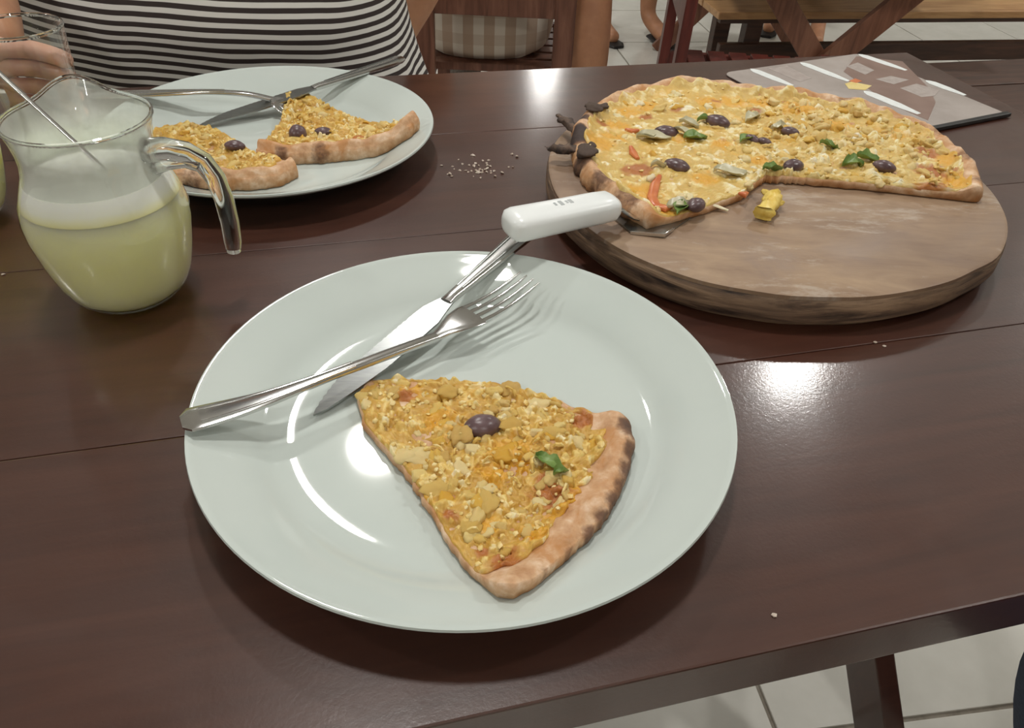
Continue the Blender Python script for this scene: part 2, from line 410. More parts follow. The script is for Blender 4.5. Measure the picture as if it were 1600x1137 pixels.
for ch_ in table2.children:
    if ch_.name.startswith('leg'): ch_.material_slots[0].link = 'OBJECT'; ch_.material_slots[0].material = M['leg_wood']
tag(table2, 'neighbouring dark wooden table whose crossed legs stand beyond the menu')

# ------------------------------------------------------------------ plates
PR = 0.14
PP = [(0.0, 0.0062), (0.088, 0.0062), (0.098, 0.0070), (0.105, 0.0095), (0.111, 0.0135), (0.120, 0.0180), (0.130, 0.0223), (0.137, 0.0252)]
def plate_h(r):
    for (a, b), (c, d) in zip(PP, PP[1:]):
        if r <= c: return b+(d-b)*(r-a)/(c-a)
    return PP[-1][1]
PLATE_N = Vector((-0.0231, 0.3029, TZ)); PLATE_F = Vector((-0.2192, 0.6425, TZ))
def make_plate(c, label):
    prof = [(0, .0062), (.086, .0062), (.093, .0065), (.099, .0073), (.104, .0090), (.108, .0115), (.112, .0141), (.120, .0180), (.130, .0223), (.1365, .0250),
            (.1388, .0263), (.1400, .0262), (.1404, .0250), (.1395, .0236), (.132, .0196), (.120, .0140), (.110, .0090), (.098, .0035), (.092, .0022), (.090, .0), (.084, .0), (.082, .0022), (.0, .0022)]
    b = MB(); b.lathe(prof, 128, c); o = b.build('dinner_plate', M['porcelain']); return tag(o, label, 'plate', 'white dinner plates')
make_plate(PLATE_N, 'white plate nearest the camera with one pizza slice and cutlery')
make_plate(PLATE_F, 'white plate across the table in front of the striped shirt')

# ------------------------------------------------------------------ pizza
def chunk_meshes(n, base, jit, seed):
    out = []; rnd = random.Random(seed)
    for k in range(n):
        bm = bmesh.new()
        if base == 'cube':
            bmesh.ops.create_cube(bm, size=0.92); bmesh.ops.subdivide_edges(bm, edges=bm.edges[:], cuts=3, use_grid_fill=True)
        else:
            bmesh.ops.create_icosphere(bm, subdivisions=3 if base == 'ball2' else 1, radius=0.55)
        off = Vector((rnd.random()*50, rnd.random()*50, 0))
        for v in bm.verts:
            p = v.co.copy()
            if base == 'cube': p = p.lerp(p.normalized()*0.55, 0.45)
            d = noise.noise(p*1.6+off)*jit + noise.noise(p*4.5+off)*jit*0.55 + (noise.noise(p*9+off)*jit*0.25 if base != 'ball' else 0)
            v.co = p*(1+d)
        me = bpy.data.meshes.new('topping_chunk'); bm.to_mesh(me); bm.free()
        me.polygons.foreach_set('use_smooth', [True]*len(me.polygons))
        out.append(me)
    return out
CH_CUBE = chunk_meshes(6, 'cube', 0.45, 1); CH_BALL = chunk_meshes(6, 'ball', 0.55, 2); CH_FINE = chunk_meshes(5, 'ball2', 0.55, 3)
def variant(me, mat):
    key = (me.name, mat.name)
    if key not in variant.c:
        q = me.copy(); q.materials.clear(); q.materials.append(mat); variant.c[key] = q
    return variant.c[key]
variant.c = {}

class Pizza:
    """one piece of pizza: star-shaped outline round O, crust along a polyline, lying on base(x,y)"""
    def __init__(self, root, outline, crust, O, base, cheese, chars=(), thick=0.0055, crust_h=0.010, crust_w=0.011, rag=0.0018, seed=0.0, ups=(), lump=lambda p: 1.0, na=300, nr2=80, cell=0.0085, patches=(), margin=1.35):
        self.O = Vector((O[0], O[1])); self.crust = [Vector(p[:2]) for p in crust]; self.base = base; self.th = thick
        self.ch, self.cw, self.seed, self.ups = crust_h, crust_w, seed, ups; self.root = root; self.lump, self.cell = lump, cell
        pts = [Vector(p[:2]) for p in outline]; nr = 34
        ang = [i*2*PI/na for i in range(na)]; self.na = na
        self.R = [self._cast(pts, a) for a in ang]
        self.R = [r+rag*nz(math.cos(a)*9+seed, math.sin(a)*9, 1)+rag*0.7*nz(math.cos(a)*30, math.sin(a)*30, seed) for r, a in zip(self.R, ang)]
        vs, fs, char = [], [], []
        ss = [1-(1-(i+1)/nr)**1.35 for i in range(nr)]
        def ch_at(p):
            v = 0.0
            for cx, cy, r, k in chars:
                v = max(v, k*(1-sm(0.3*r, r, (p-Vector((cx, cy))).length)))
            return v
        vs.append(self._p(self.O, self.dough_top(self.O))); char.append(0)
        for s in ss:
            for a, r in zip(ang, self.R):
                p = self.O+Vector((math.cos(a), math.sin(a)))*r*s; z = self.dough_top(p)
                if s > 0.9999: z = self.base(*p)+(z-self.base(*p))*0.55
                vs.append(self._p(p, z)); char.append(ch_at(p))
        for s in (0.995, 0.6):
            for a, r in zip(ang, self.R):
                p = self.O+Vector((math.cos(a), math.sin(a)))*r*s; vs.append(self._p(p, self.base(*p)+0.0004+self.lift(p))); char.append(ch_at(p))
        nrt = nr+2
        for j in range(na): fs.append((0, 1+j, 1+(j+1) % na))
        for i in range(nrt-1):
            for j in range(na):
                a0 = 1+i*na+j; b0 = 1+i*na+(j+1) % na; fs.append((a0, a0+na, b0+na, b0))
        fs.append(tuple(1+(nrt-1)*na+j for j in range(na))[::-1])
        me = bpy.data.meshes.new('dough'); me.from_pydata(vs, [], fs); at_ = me.attributes.new('char', 'FLOAT', 'POINT'); at_.data.foreach_set('value', char)
        bm = bmesh.new(); bm.from_mesh(me); bmesh.ops.recalc_face_normals(bm, faces=bm.faces[:]); bm.to_mesh(me); bm.free()
        me.polygons.foreach_set('use_smooth', [True]*len(me.polygons))
        link('dough', me, M['dough'], root)
        # melted topping layer
        vs, fs, tint = [], [], []
        RC = []
        for a, r in zip(ang, self.R):
            p = self.O+Vector((math.cos(a), math.sin(a)))*r; d = self.dcrust(p)
            k = 1-sm(0.008, 0.022, d); RC.append(r-0.0012-k*(self.cw*margin+0.005*nz(a*4, seed, 5)+0.006*nz(math.cos(a)*11+seed, math.sin(a)*11, 5)+0.003*nz(math.cos(a)*28, math.sin(a)*28, seed)))
        for _ in range(3): RC = [(RC[i-1]+RC[i]*2+RC[(i+1) % na])/4 for i in range(na)]
        self.RC = RC
        def pat(p, kind):
            v = 0.0
            for x, y, r, kd in patches:
                if kd == kind:
                    d = (p-Vector((x, y))).length
                    if d < r*1.6: v = max(v, 1-sm(0.45*r, r, d*(1+0.55*nz(p.x*120, p.y*120, 4)+0.3*nz(p.x*300, p.y*300, 9))))
            return v
        vs.append(self._p(self.O, self.top(self.O))); tint.append(0.5); gold, brown = [0.0], [0.0]
        for i in range(nr2):
            s = (i+1)/nr2
            for a, r in zip(ang, RC):
                p = self.O+Vector((math.cos(a), math.sin(a)))*r*s; z = self.top(p)
                if i == nr2-1: z = self.dough_top(p)-0.0008
                vs.append(self._p(p, z)); tint.append(self.tint(p)); gold.append(pat(p, 'g')); brown.append(pat(p, 'b'))
        for j in range(na): fs.append((0, 1+j, 1+(j+1) % na))
        for i in range(nr2-1):
            for j in range(na):
                a0 = 1+i*na+j; b0 = 1+i*na+(j+1) % na; fs.append((a0, a0+na, b0+na, b0))
        me = bpy.data.meshes.new('melted_cheese'); me.from_pydata(vs, [], fs); me.attributes.new('tint', 'FLOAT', 'POINT').data.foreach_set('value', tint)
        for nm, dat in (('gold', gold), ('brown', brown)): me.attributes.new(nm, 'FLOAT', 'POINT').data.foreach_set('value', dat)
        bm = bmesh.new(); bm.from_mesh(me); bmesh.ops.recalc_face_normals(bm, faces=bm.faces[:]); bm.to_mesh(me); bm.free()
        me.polygons.foreach_set('use_smooth', [True]*len(me.polygons)); link('melted_cheese', me, cheese, root)
    def _cast(self, pts, a):
        d = Vector((math.cos(a), math.sin(a))); best = 0
        for i in range(len(pts)):
            p, q = pts[i]-self.O, pts[(i+1) % len(pts)]-self.O; e = q-p; den = d.x*e.y-d.y*e.x
            if abs(den) < 1e-12: continue
            t = (p.x*e.y-p.y*e.x)/den; u = (p.x*d.y-p.y*d.x)/den
            if t > 0 and -1e-6 <= u <= 1+1e-6: best = max(best, t)
        return best
    def _p(self, p, z): return (p.x, p.y, TZ+z)
    def dcrust(self, p):
        best = 9
        for a, b in zip(self.crust, self.crust[1:]):
            e = b-a; t = max(0, min(1, (p-a).dot(e)/e.length_squared)); best = min(best, (p-a-e*t).length)
        return best
    def lift(self, p):
        return sum(k*(1-sm(0, r, (p-Vector((x, y))).length)) for x, y, r, k in self.ups)
    def dough_top(self, p):
        d = self.dcrust(p); h = self.base(p.x, p.y)+self.lift(p)+self.th
        b = self.ch*math.exp(-((d-self.cw*0.75)/(self.cw*0.8))**2)*(1+0.45*nz(p.x*55, p.y*55, self.seed))
        if d < 0.004: b *= 0.6+0.4*d/0.004
        return h+b+0.0007*nz(p.x*160, p.y*160, 3)
    def _cells(self, p, c):
        q = Vector((p.x/c+0.5*nz(p.x*90, p.y*90, 2), p.y/c+0.5*nz(p.x*90, p.y*90, 8), self.seed*3)); d, pts = noise.voronoi(q)
        return d, noise.cell(pts[0]*7.31)
    def tint(self, p):
        d, r = self._cells(p, self.cell); d2, r2 = self._cells(p, self.cell*0.45)
        return max(0.0, min(1.0, 0.5+(r-0.5)*0.8*0.75+(r2-0.5)*0.5))
    def top(self, p):
        k = self.lump(p); d, r = self._cells(p, self.cell); d2, r2 = self._cells(p, self.cell*0.45)
        e = sm(0.0, 0.45, d[1]-d[0]); e2 = sm(0.0, 0.4, d2[1]-d2[0])
        return self.dough_top(p)+0.0014+k*(0.0038*e*(0.25+0.75*r)+0.0018*e2*r2)+0.0012*nz(p.x*70, p.y*70, self.seed+2)+0.0007*nz(p.x*230, p.y*230, self.seed)
    def inside(self, p, m=0.0):
        q = p-self.O; a = math.atan2(q.y, q.x) % (2*PI); return q.length < self.RC[int(a/(2*PI)*self.na) % self.na]-m
    def rand(self, rnd, m=0.004):
        mx = max(self.RC)
        while True:
            p = self.O+Vector((rnd.uniform(-mx, mx), rnd.uniform(-mx, mx)))
            if self.inside(p, m): return p
    def put(self, me, mat, p, size, rot, dz=0.0, name='topping_chunk'):
        o = link(name, variant(me, mat), None, None); o.location = (p.x, p.y, TZ+self.top(p)+dz); o.rotation_euler = rot; o.scale = size; attach(o, self.root); return o
    def chunks(self, n, sizes, mats, rnd, meshes, where=None, dz=0.0):
        for _ in range(n):
            p = self.rand(rnd)
            if where and not where(p): continue
            s = rnd.uniform(*sizes)
            self.put(rnd.choice(meshes), rnd.choice(mats), p, (s*rnd.uniform(.8, 1.5), s*rnd.uniform(.7, 1.1), s*rnd.uniform(.55, .85)), (rnd.uniform(-.5, .5), rnd.uniform(-.5, .5), rnd.uniform(0, 6.3)), dz+s*0.12)
    def crumbs(self, n, sizes, mat, rnd, where=None, name='fine_topping'):
        b = MB(); tmpl = [[v.co.copy() for v in me.vertices] for me in CH_BALL]; faces = [[tuple(f.vertices) for f in me.polygons] for me in CH_BALL]
        for _ in range(n):
            p = self.rand(rnd, 0.0015)
            if where and not where(p): continue
            k = rnd.randrange(len(tmpl)); s = rnd.uniform(*sizes)
            R = Matrix.Rotation(rnd.uniform(0, 6.3), 3, 'Z') @ Matrix.Rotation(rnd.uniform(-.6, .6), 3, 'X') @ Matrix.Diagonal((s*rnd.uniform(.8, 1.35), s*.9, s*.7))
            c = Vector((p.x, p.y, TZ+self.top(p)+s*0.08)); b.add([c+R @ v for v in tmpl[k]], faces[k])
        me = b.mesh(name, True, False); return tag(link(name, me, mat, self.root), kind='stuff')
    def strands(self, n, mat, rnd, where=None, name='chicken_shreds'):
        b = MB()
        for _ in range(n):
            p = self.rand(rnd, 0.004)
            if where and not where(p): continue
            a = rnd.uniform(0, 6.3); L = rnd.uniform(.004, .010); path = []
            for k in range(5):
                q = p+Vector((math.cos(a), math.sin(a)))*L*(k/4-.5); a += rnd.uniform(-.35, .35)
                path.append((q.x, q.y, TZ+self.top(q)+0.0012+0.0014*math.sin(k/4*PI)))
            r = rnd.uniform(.0006, .0013); b.tube(path, [r*.5, r, r, r, r*.4], 6)
        return tag(link(name, b.mesh(name), mat, self.root), kind='stuff')
    def olive(self, p, ang, L=0.019, W=0.013, H=0.011, half=False, mat=None, name='olive_slice'):
        p = Vector(p[:2]); b = MB(); z = TZ+self.top(p); rings = []
        M3 = Matrix.Translation((p.x, p.y, z+H*(0.16))) @ Matrix.Rotation(ang, 4, 'Z') @ Matrix.Rotation(0.12, 4, 'Y')
        for i in range(13):
            t = PI*i/12; r = math.sin(t)*(1-0.05*math.sin(3*t)); x = -math.cos(t)*L/2
            rings.append([M3 @ Vector((x+0.0006*nz(i, k), r*W/2*math.cos(2*PI*k/18), r*H/2*math.sin(2*PI*k/18)*(1+.12*nz(k*.8, i*.5, p.x*90)))) for k in range(18)])
        b.rings(rings, True, False, False); return b.build(name, mat or M['olive'], self.root)
    def leaf(self, p, ang, L=0.014, W=0.008, curl=0.003, mat=None, name='basil_leaf'):
        p = Vector(p[:2]); b = MB(); rows = []
        for i in range(9):
            t = i/8; w_ = W*math.sin(PI*min(1, t*.96+.02))**0.8; x = (t-.5)*L
            row = []
            for k in range(5):
                y = (k/4-.5)*w_; q = p+Vector((math.cos(ang)*x-math.sin(ang)*y, math.sin(ang)*x+math.cos(ang)*y))
                row.append(Vector((q.x, q.y, TZ+self.top(q)+0.0014+curl*(k/4-.5)**2*4+0.0016*math.sin(t*5))))
            rows.append(row)
        for r in rows[:]: pass
        rings = [r+[v-Vector((0, 0, .0006)) for v in reversed(r)] for r in rows]
        b.rings(rings); return b.build(name, mat or M['basil'], self.root)
    def strip(self, pts, w_=0.006, th=0.004, mat=None, name='tomato_strip', dz=0.001):
        path = []
        for x, y in pts: q = Vector((x, y)); path.append((x, y, TZ+self.top(q)+dz))
        n = len(path); b = MB(); b.sweep(path, [w_*(.45 if i in (0, n-1) else 1) for i in range(n)], [th*(.5 if i in (0, n-1) else 1) for i in range(n)], n=12, pw=.8)
        return b.build(name, mat or M['tomato'], self.root)

def XY(*pix, h): return [at(x, y, h) for x, y in pix]

# the slice on the near plate
def near_base(x, y): return plate_h(math.hypot(x-PLATE_N.x, y-PLATE_N.y))+0.0004
rt_ = thing('pizza_slice', 'large yellow pizza slice with one whole olive on the nearest plate', 'pizza slice', (-0.01, 0.26, TZ+0.0066))
out = XY((556, 600), (563, 645), (640, 735), (700, 830), (745, 897), (775, 938), (805, 942), (835, 922), (900, 850), (955, 790), (985, 725), (995, 680), (988, 648), (960, 636), (930, 632), (860, 607), (780, 585), (700, 582), (620, 578), (575, 580), h=0.018)
cr = XY((822, 934), (835, 922), (900, 850), (955, 790), (985, 725), (997, 680), (988, 648), h=0.018)
pat = [(*at(x, y, .02)[:2], r, k) for x, y, r, k in ((690, 640, .013, 'g'), (725, 665, .012, 'g'), (805, 700, .016, 'g'), (770, 725, .010, 'g'), (885, 785, .011, 'g'), (900, 765, .010, 'g'), (840, 820, .009, 'g'), (640, 600, .009, 'g'), (650, 760, .007, 'g'), (945, 640, .009, 'g'), (760, 805, .008, 'g'),
       (792, 882, .013, 'b'), (860, 752, .013, 'b'), (912, 640, .009, 'b'), (635, 605, .006, 'b'), (755, 850, .004, 'b'), (700, 790, .004, 'b'))]
edge = [(0.067, 0.292, .017, .8), (0.068, 0.275, .016, .8), (0.065, 0.262, .015, .75), (0.061, 0.250, .014, .75), (0.055, 0.241, .013, .7), (0.048, 0.231, .011, .65), (0.041, 0.221, .010, .6), (.031, .207, .009, .55), (.02, .193, .008, .5)]
near = Pizza(rt_, out, cr, (0.0, 0.262), near_base, M['cheese_y'], chars=edge, thick=0.0055, crust_h=0.0050, crust_w=.0105, rag=.0011, seed=1.3, patches=pat, na=380, nr2=110, cell=.0075, margin=1.45)
rnd = random.Random(11)
near.crumbs(200, (.0018, .0034), M['chunk'], rnd)
near.chunks(120, (.0040, .0085), [M['chunk'], M['chunk'], M['chunk'], M['corn']], rnd, CH_CUBE+CH_FINE, dz=-.0024)
near.strands(16, M['chunk'], rnd)
def blob(pz, p, mat, s, rot=0.3, flat=.4, name='browned_cheese_spot', mesh=None):
    p = Vector(p[:2]); return pz.put(mesh or CH_FINE[2], mat, p, (s*1.25, s, s*flat), (0.1, 0.05, rot), -s*0.06, name)
for q, s in (((632, 690), .011), ((655, 695), .010), ((735, 805), .008), ((700, 600), .008), ((800, 590), .010), ((840, 610), .010), ((690, 640), .011), ((722, 668), .010), ((790, 690), .011), ((800, 650), .009), ((680, 745), .010), ((760, 770), .010)):
    blob(near, at(*q, .022), M['corn' if s > .0105 and q[1] < 700 and q[0] > 660 else 'chunk'], s, s*500+q[0], .6, 'chicken_chunk', CH_FINE[q[0] % 5])
near.olive(at(755, 634, .03), 0.35, .0205, .0135, .0115, name='olive')
near.leaf(at(860, 700, .026), -0.5, .016, .009); near.leaf(at(880, 716, .026), 0.4, .009, .006)
blob(near, at(872, 709, .026), M['olive'], .005, name='dark_leaf_bit')

# the pizza left on the board
BT = 0.028
PC = Vector((0.197, 0.593))
def RW(a):
    d = math.degrees(a) % 360
    pts_ = [(-20, .163), (0, .170), (25, .178), (45, .178), (62, .164), (85, .158), (105, .168), (125, .168), (150, .162), (180, .158), (205, .158), (227, .158), (360, .163)]
    for (a0, r0), (a1, r1) in zip(pts_, pts_[1:]):
        if a0 <= (d if d < 300 else d-360) <= a1:
            k = ((d if d < 300 else d-360)-a0)/(a1-a0); return r0+(r1-r0)*k
    return .16
arc = []
a = math.radians(-17)
while a <= math.radians(226.5):
    arc.append((PC.x+math.cos(a)*RW(a), PC.y+math.sin(a)*RW(a))); a += math.radians(4)
out = arc+[tuple(at(1010, 350, .034)[:2]), tuple(at(1060, 338, .034)[:2]), tuple(at(1110, 322, .034)[:2]), tuple(at(1160, 302, .034)[:2]), tuple(at(1196, 276, .034)[:2]),
           tuple(at(1260, 279, .034)[:2]), tuple(at(1350, 287, .034)[:2]), tuple(at(1450, 298, .034)[:2])]
rp = thing('pizza', 'half eaten two-flavour pizza on the round wooden board', 'pizza', (PC.x, PC.y, TZ+BT))
chars = [(0.042, 0.640, .022, 1.1), (0.044, 0.600, .022, 1.15), (0.046, 0.560, .014, .8), (0.062, 0.530, .020, .6), (0.075, 0.500, .02, .55), (0.10, 0.735, .014, .9), (0.145, 0.755, .012, .7), (0.06, .67, .012, .9), (.30, .72, .012, .5), (.365, .60, .02, .55), (.355, .56, .014, .6), (.36, .65, .014, .5)]
def right_half(p): return p.x > 0.18 and math.atan2(p.y-.566, p.x-.193) < math.radians(80+10*nz(p.x*60, p.y*60))
pat = [(*at(x, y, .042)[:2], r, k) for x, y, r, k in ((1110, 150, .016, 'g'), (1150, 150, .018, 'g'), (1190, 150, .014, 'g'), (965, 185, .016, 'g'), (985, 165, .016, 'g'), (1010, 155, .014, 'g'), (940, 218, .016, 'g'), (1010, 288, .016, 'g'), (1100, 268, .014, 'g'), (1045, 318, .010, 'g'), (1070, 205, .012, 'g'), (1130, 215, .012, 'g'), (1190, 240, .010, 'g'), (960, 205, .012, 'g'),
       (1250, 160, .02, 'g'), (1310, 185, .018, 'g'), (1400, 200, .014, 'g'), (1500, 275, .016, 'g'), (1480, 240, .012, 'g'),
       (1000, 255, .016, 'b'), (1060, 160, .008, 'b'), (1010, 172, .007, 'b'), (1448, 228, .014, 'b'), (1458, 258, .016, 'b'), (1462, 288, .018, 'b'), (1435, 292, .010, 'b'), (1120, 150, .006, 'b'), (1185, 165, .007, 'b'), (1300, 300, .006, 'b'), (1375, 283, .006, 'b'), (940, 185, .007, 'b'), (1530, 300, .007, 'b'))]
pz = Pizza(rp, out, arc, (0.190, 0.605), lambda x, y: BT+0.0004, M['cheese_o'], chars, thick=0.006, crust_h=0.0085, crust_w=0.0105, rag=.003, seed=4.1,
           ups=[(0.045, 0.61, .05, .006), (.15, .75, .06, .004)], lump=lambda p: 1.0 if right_half(p) else .45, na=460, nr2=130, cell=.0085, patches=pat, margin=1.05)
def left_half(p): return not right_half(p)
rnd = random.Random(5)
pz.crumbs(420, (.002, .0036), M['chunk'], rnd, right_half)
pz.chunks(260, (.005, .010), [M['chunk'], M['chunk'], M['corn']], rnd, CH_CUBE+CH_FINE, right_half, -.0022)
pz.strands(40, M['chunk'], rnd, right_half)
M['cream'] = chunk_material('melted_cream_cheese', [(0.0, S(234, 196, 116)), (0.5, S(242, 220, 162)), (1.0, S(246, 234, 200))], 0.3)
pz.crumbs(160, (.002, .004), M['cream'], rnd, left_half, 'cream_cheese_bits')
pz.chunks(90, (.005, .010), [M['cream'], M['corn'], M['cream']], rnd, CH_FINE, left_half, -0.0022)
for q, an, L in (((1062, 238), -.3, .021), ((1045, 187), .1, .022), ((1125, 174), -.3, .022), ((1092, 300), .9, .019), ((1240, 188), -.2, .016), ((1245, 241), .5, .02), ((1388, 243), -.2, .019), ((1180, 196), -.6, .014), ((1200, 200), -.4, .012)):
    pz.olive(at(*q, .048), an, L, L*.62, L*.5)
pz.leaf(at(1090, 196, .048), .3, .022, .013); pz.leaf(at(1075, 190, .048), -.5, .024, .010, mat=M['onion'], name='onion_slice')
for q, an in (((1340, 236), .1), ((1362, 228), -.2), ((1212, 246), .3), ((1302, 210), 0), ((1170, 198), .8), ((1108, 170), .2)): pz.leaf(at(*q, .048), an, .018, .010)
for q, an, L in (((1180, 165), .8, .022), ((1145, 250), 0, .026), ((1080, 175), -.4, .018), ((1014, 193), .3, .016), ((1032, 240), .4, .014), ((1065, 300), .5, .022), ((1225, 182), .1, .018), ((1025, 195), .1, .03)):
    pz.leaf(at(*q, .048), an, L, L*.5, mat=M['onion'], name='onion_slice')
pz.strip([tuple(at(*q, .046)[:2]) for q in ((988, 212), (992, 222), (999, 232))], .007)
pz.strip([tuple(at(*q, .046)[:2]) for q in ((1034, 256), (1026, 272), (1022, 290), (1028, 304), (1042, 308), (1052, 304))], .0075)
pz.strip([tuple(at(*q, .046)[:2]) for q in ((1160, 282), (1168, 286), (1172, 282))], .007)
pz.strip([tuple(at(*q, .046)[:2]) for q in ((980, 186), (990, 190), (1000, 188))], .006)
pz.leaf(at(1066, 308, .046), 1.2, .018, .011)
# charred flakes sticking out of the crust
for pts_, r in ((((902, 205), (888, 192), (878, 186), (872, 180)), (.004, .006, .006, .003)), (((902, 232), (880, 234), (862, 232), (850, 229)), (.006, .007, .005, .001))):
    b = MB(); P_ = [at(x, y, .040) for x, y in pts_]; P_ = [P_[0].lerp(P_[-1], k/11)*.35+(P_[min(3, k//3)].lerp(P_[min(3, k//3+1)], (k % 3)/3))*.65 for k in range(12)]; rr_ = [r[min(3, k//3)]*(1-(k % 3)/3)+r[min(3, k//3+1)]*(k % 3)/3 for k in range(12)]
    b.sweep(P_, [1.7*q for q in rr_], [.9*q for q in rr_], n=14, pw=.9); o = b.build('charred_flake', M['charred'], rp)
    for v in o.data.vertices: v.co += Vector((nz(v.co.x*170, v.co.y*170, 1), nz(v.co.x*170, v.co.y*170, 5), nz(v.co.x*220, v.co.y*220, v.co.z*220)))*.0032
for q_, s_ in (((926, 178), .012), ((916, 246), .014), ((940, 170), .009), ((922, 232), .008)):
    blob(pz, at(*q_, .040), M['charred'], s_, q_[0], .5, 'charred_bubble', CH_FINE[q_[0] % 5])
# a strand of cheese hanging over the cut edge
b = MB(); b.sweep([at(1105, 310, .036), at(1115, 320, .033), at(1128, 325, .0305), at(1138, 329, .030)], [.004, .004, .003, .001], [.002]*4, n=8, pw=1); b.build('cheese_string', M['cream'], rp)

# slices on the far plate
def far_base(x, y): return plate_h(math.hypot(x-PLATE_F.x, y-PLATE_F.y))+0.0004
def far_slice(label, outl, crust, O, seed, ups=(), base=far_base):
    r = thing('pizza_slice', label, 'pizza slice', (O[0], O[1], TZ+0.0066))
    p = Pizza(r, outl, crust, O, base, M['cheese_y'], chars=[(crust[2].x, crust[2].y, .014, .5), (crust[1].x, crust[1].y, .012, .55)], thick=0.0075, crust_h=0.0085, crust_w=0.010, seed=seed, ups=ups, margin=1.3, cell=.0075, nr2=90)
    q = random.Random(seed); p.crumbs(110, (.002, .0036), M['chunk'], q); p.chunks(40, (.005, .0095), [M['chunk'], M['corn']], q, CH_CUBE+CH_FINE, dz=-.0022); p.strands(10, M['chunk'], q); return p
outA = XY((402, 245), (440, 248), (500, 247), (580, 238), (640, 228), (656, 219), (630, 208), (570, 192), (520, 175), (495, 158), (470, 152), (448, 158), (442, 175), (436, 200), (415, 222), h=.012)
crA = XY((402, 243), (440, 248), (500, 247), (580, 238), (640, 228), (656, 219), h=.012)
A = far_slice('pizza slice with a whole olive lying right on the far plate', outA, crA, tuple((sum((Vector(p) for p in outA), Vector())/len(outA))[:2]), 2.2, ups=[(at(450, 170).x, at(450, 170).y, .05, .004)])
A.olive(at(462, 186, .03), 1.2, .017, .015, .015, name='olive'); A.olive(at(505, 196, .024), .3, .016, .010, .007)
blob(A, at(460, 205, .024), M['corn'], .013, name='golden_topping'); blob(A, at(560, 204, .024), M['brown_spot'], .010)
outB = XY((225, 288), (260, 290), (300, 291), (350, 291), (400, 288), (440, 282), (466, 268), (440, 252), (405, 246), (380, 230), (350, 212), (322, 200), (300, 196), (245, 205), (225, 240), h=.012)
crB = XY((225, 288), (260, 290), (300, 291), (350, 291), (400, 288), (440, 282), (466, 268), h=.012)
B = far_slice('pizza slice half hidden behind the glass pitcher on the far plate', outB, crB, tuple((sum((Vector(p) for p in outB), Vector())/len(outB))[:2]), 3.7)
B.olive(at(365, 218, .024), .2, .017, .011, .008)

# ------------------------------------------------------------------ round board, fallen chunk
def board_r(a):
    d = math.degrees(a) % 360
    t_ = [(0, .1795), (60, .177), (120, .175), (155, .1745), (180, .1755), (205, .178), (228, .1803), (242, .1803), (258, .1772), (273, .1743), (291, .1726), (308, .1735), (322, .178), (346, .1788), (360, .1795)]
    for (x, r0), (y, r1) in zip(t_, t_[1:]):
        if x <= d <= y: return r0+(r1-r0)*sm(x, y, d)
    return .177
BC = Vector((0.1958, 0.5803, TZ))
rb = thing('pizza_board', 'round worn wooden pizza board with a scorched dark edge', 'board', BC)
def ringb(dr, z, n=144): return [BC+Vector((math.cos(2*PI*k/n)*(board_r(2*PI*k/n)+dr), math.sin(2*PI*k/n)*(board_r(2*PI*k/n)+dr), z)) for k in range(n)]
b = MB(); b.rings([ringb(-.178, BT-.0001), ringb(-.12, BT), ringb(-.06, BT), ringb(-.0035, BT), ringb(-.0012, BT-.0010), ringb(-.0012, BT-.004), ringb(-.05, BT-.004)], cap0=True, cap1=True); b.build('board_face', M['board_top'], rb)
b = MB(); b.rings([ringb(-.06, BT-.0038), ringb(-.0010, BT-.0038), ringb(0, BT-.006), ringb(.0002, .012), ringb(-.002, .006), ringb(-.008, .0002), ringb(-.05, .0)], cap0=True, cap1=True); b.build('board_edge', M['board_side'], rb)
t = thing('pizza_crumb', 'small yellow topping chunk fallen on the bare board', 'food chunk', at(1198, 335, BT))
b = MB(); c0 = at(1190, 342, BT)
K_ = [c0+Vector((0, 0, .004)), at(1194, 332, BT+.0065), at(1200, 322, BT+.007), at(1208, 310, BT+.0065), at(1213, 300, BT+.006)]; W_ = [.007, .0135, .0115, .0125, .005]
pp_, ww_ = [], []
for k in range(17):
    f = k/4; i0 = min(3, int(f)); f -= i0; pp_.append(K_[i0].lerp(K_[i0+1], f)); ww_.append(W_[i0]*(1-f)+W_[i0+1]*f)
b.sweep(pp_, ww_, [q*.9 for q in ww_], n=20, pw=.75)
o = b.build('chunk_body', M['pineapple'], t)
for v in o.data.vertices: v.co += Vector((nz(v.co.x*190, v.co.y*190, v.co.z*190), nz(v.co.x*190+9, v.co.y*190, v.co.z*190), nz(v.co.x*170, v.co.y*170+5, v.co.z*170)*.6))*.0034
for q in ((1196, 301), (1216, 318), (1202, 312)):
    o = link('topping_shred', variant(CH_FINE[1], M['pineapple'])); o.location = at(*q, BT+.006); o.scale = (.007, .004, .004); o.rotation_euler = (0, .2, q[0]); attach(o, t)

# ------------------------------------------------------------------ cutlery
def frame(a, b):
    a = Vector(a); b = Vector(b); u = (b-a).normalized(); v = zv.cross(u).normalized(); w_ = u.cross(v); return a, u, v, w_, (b-a).length

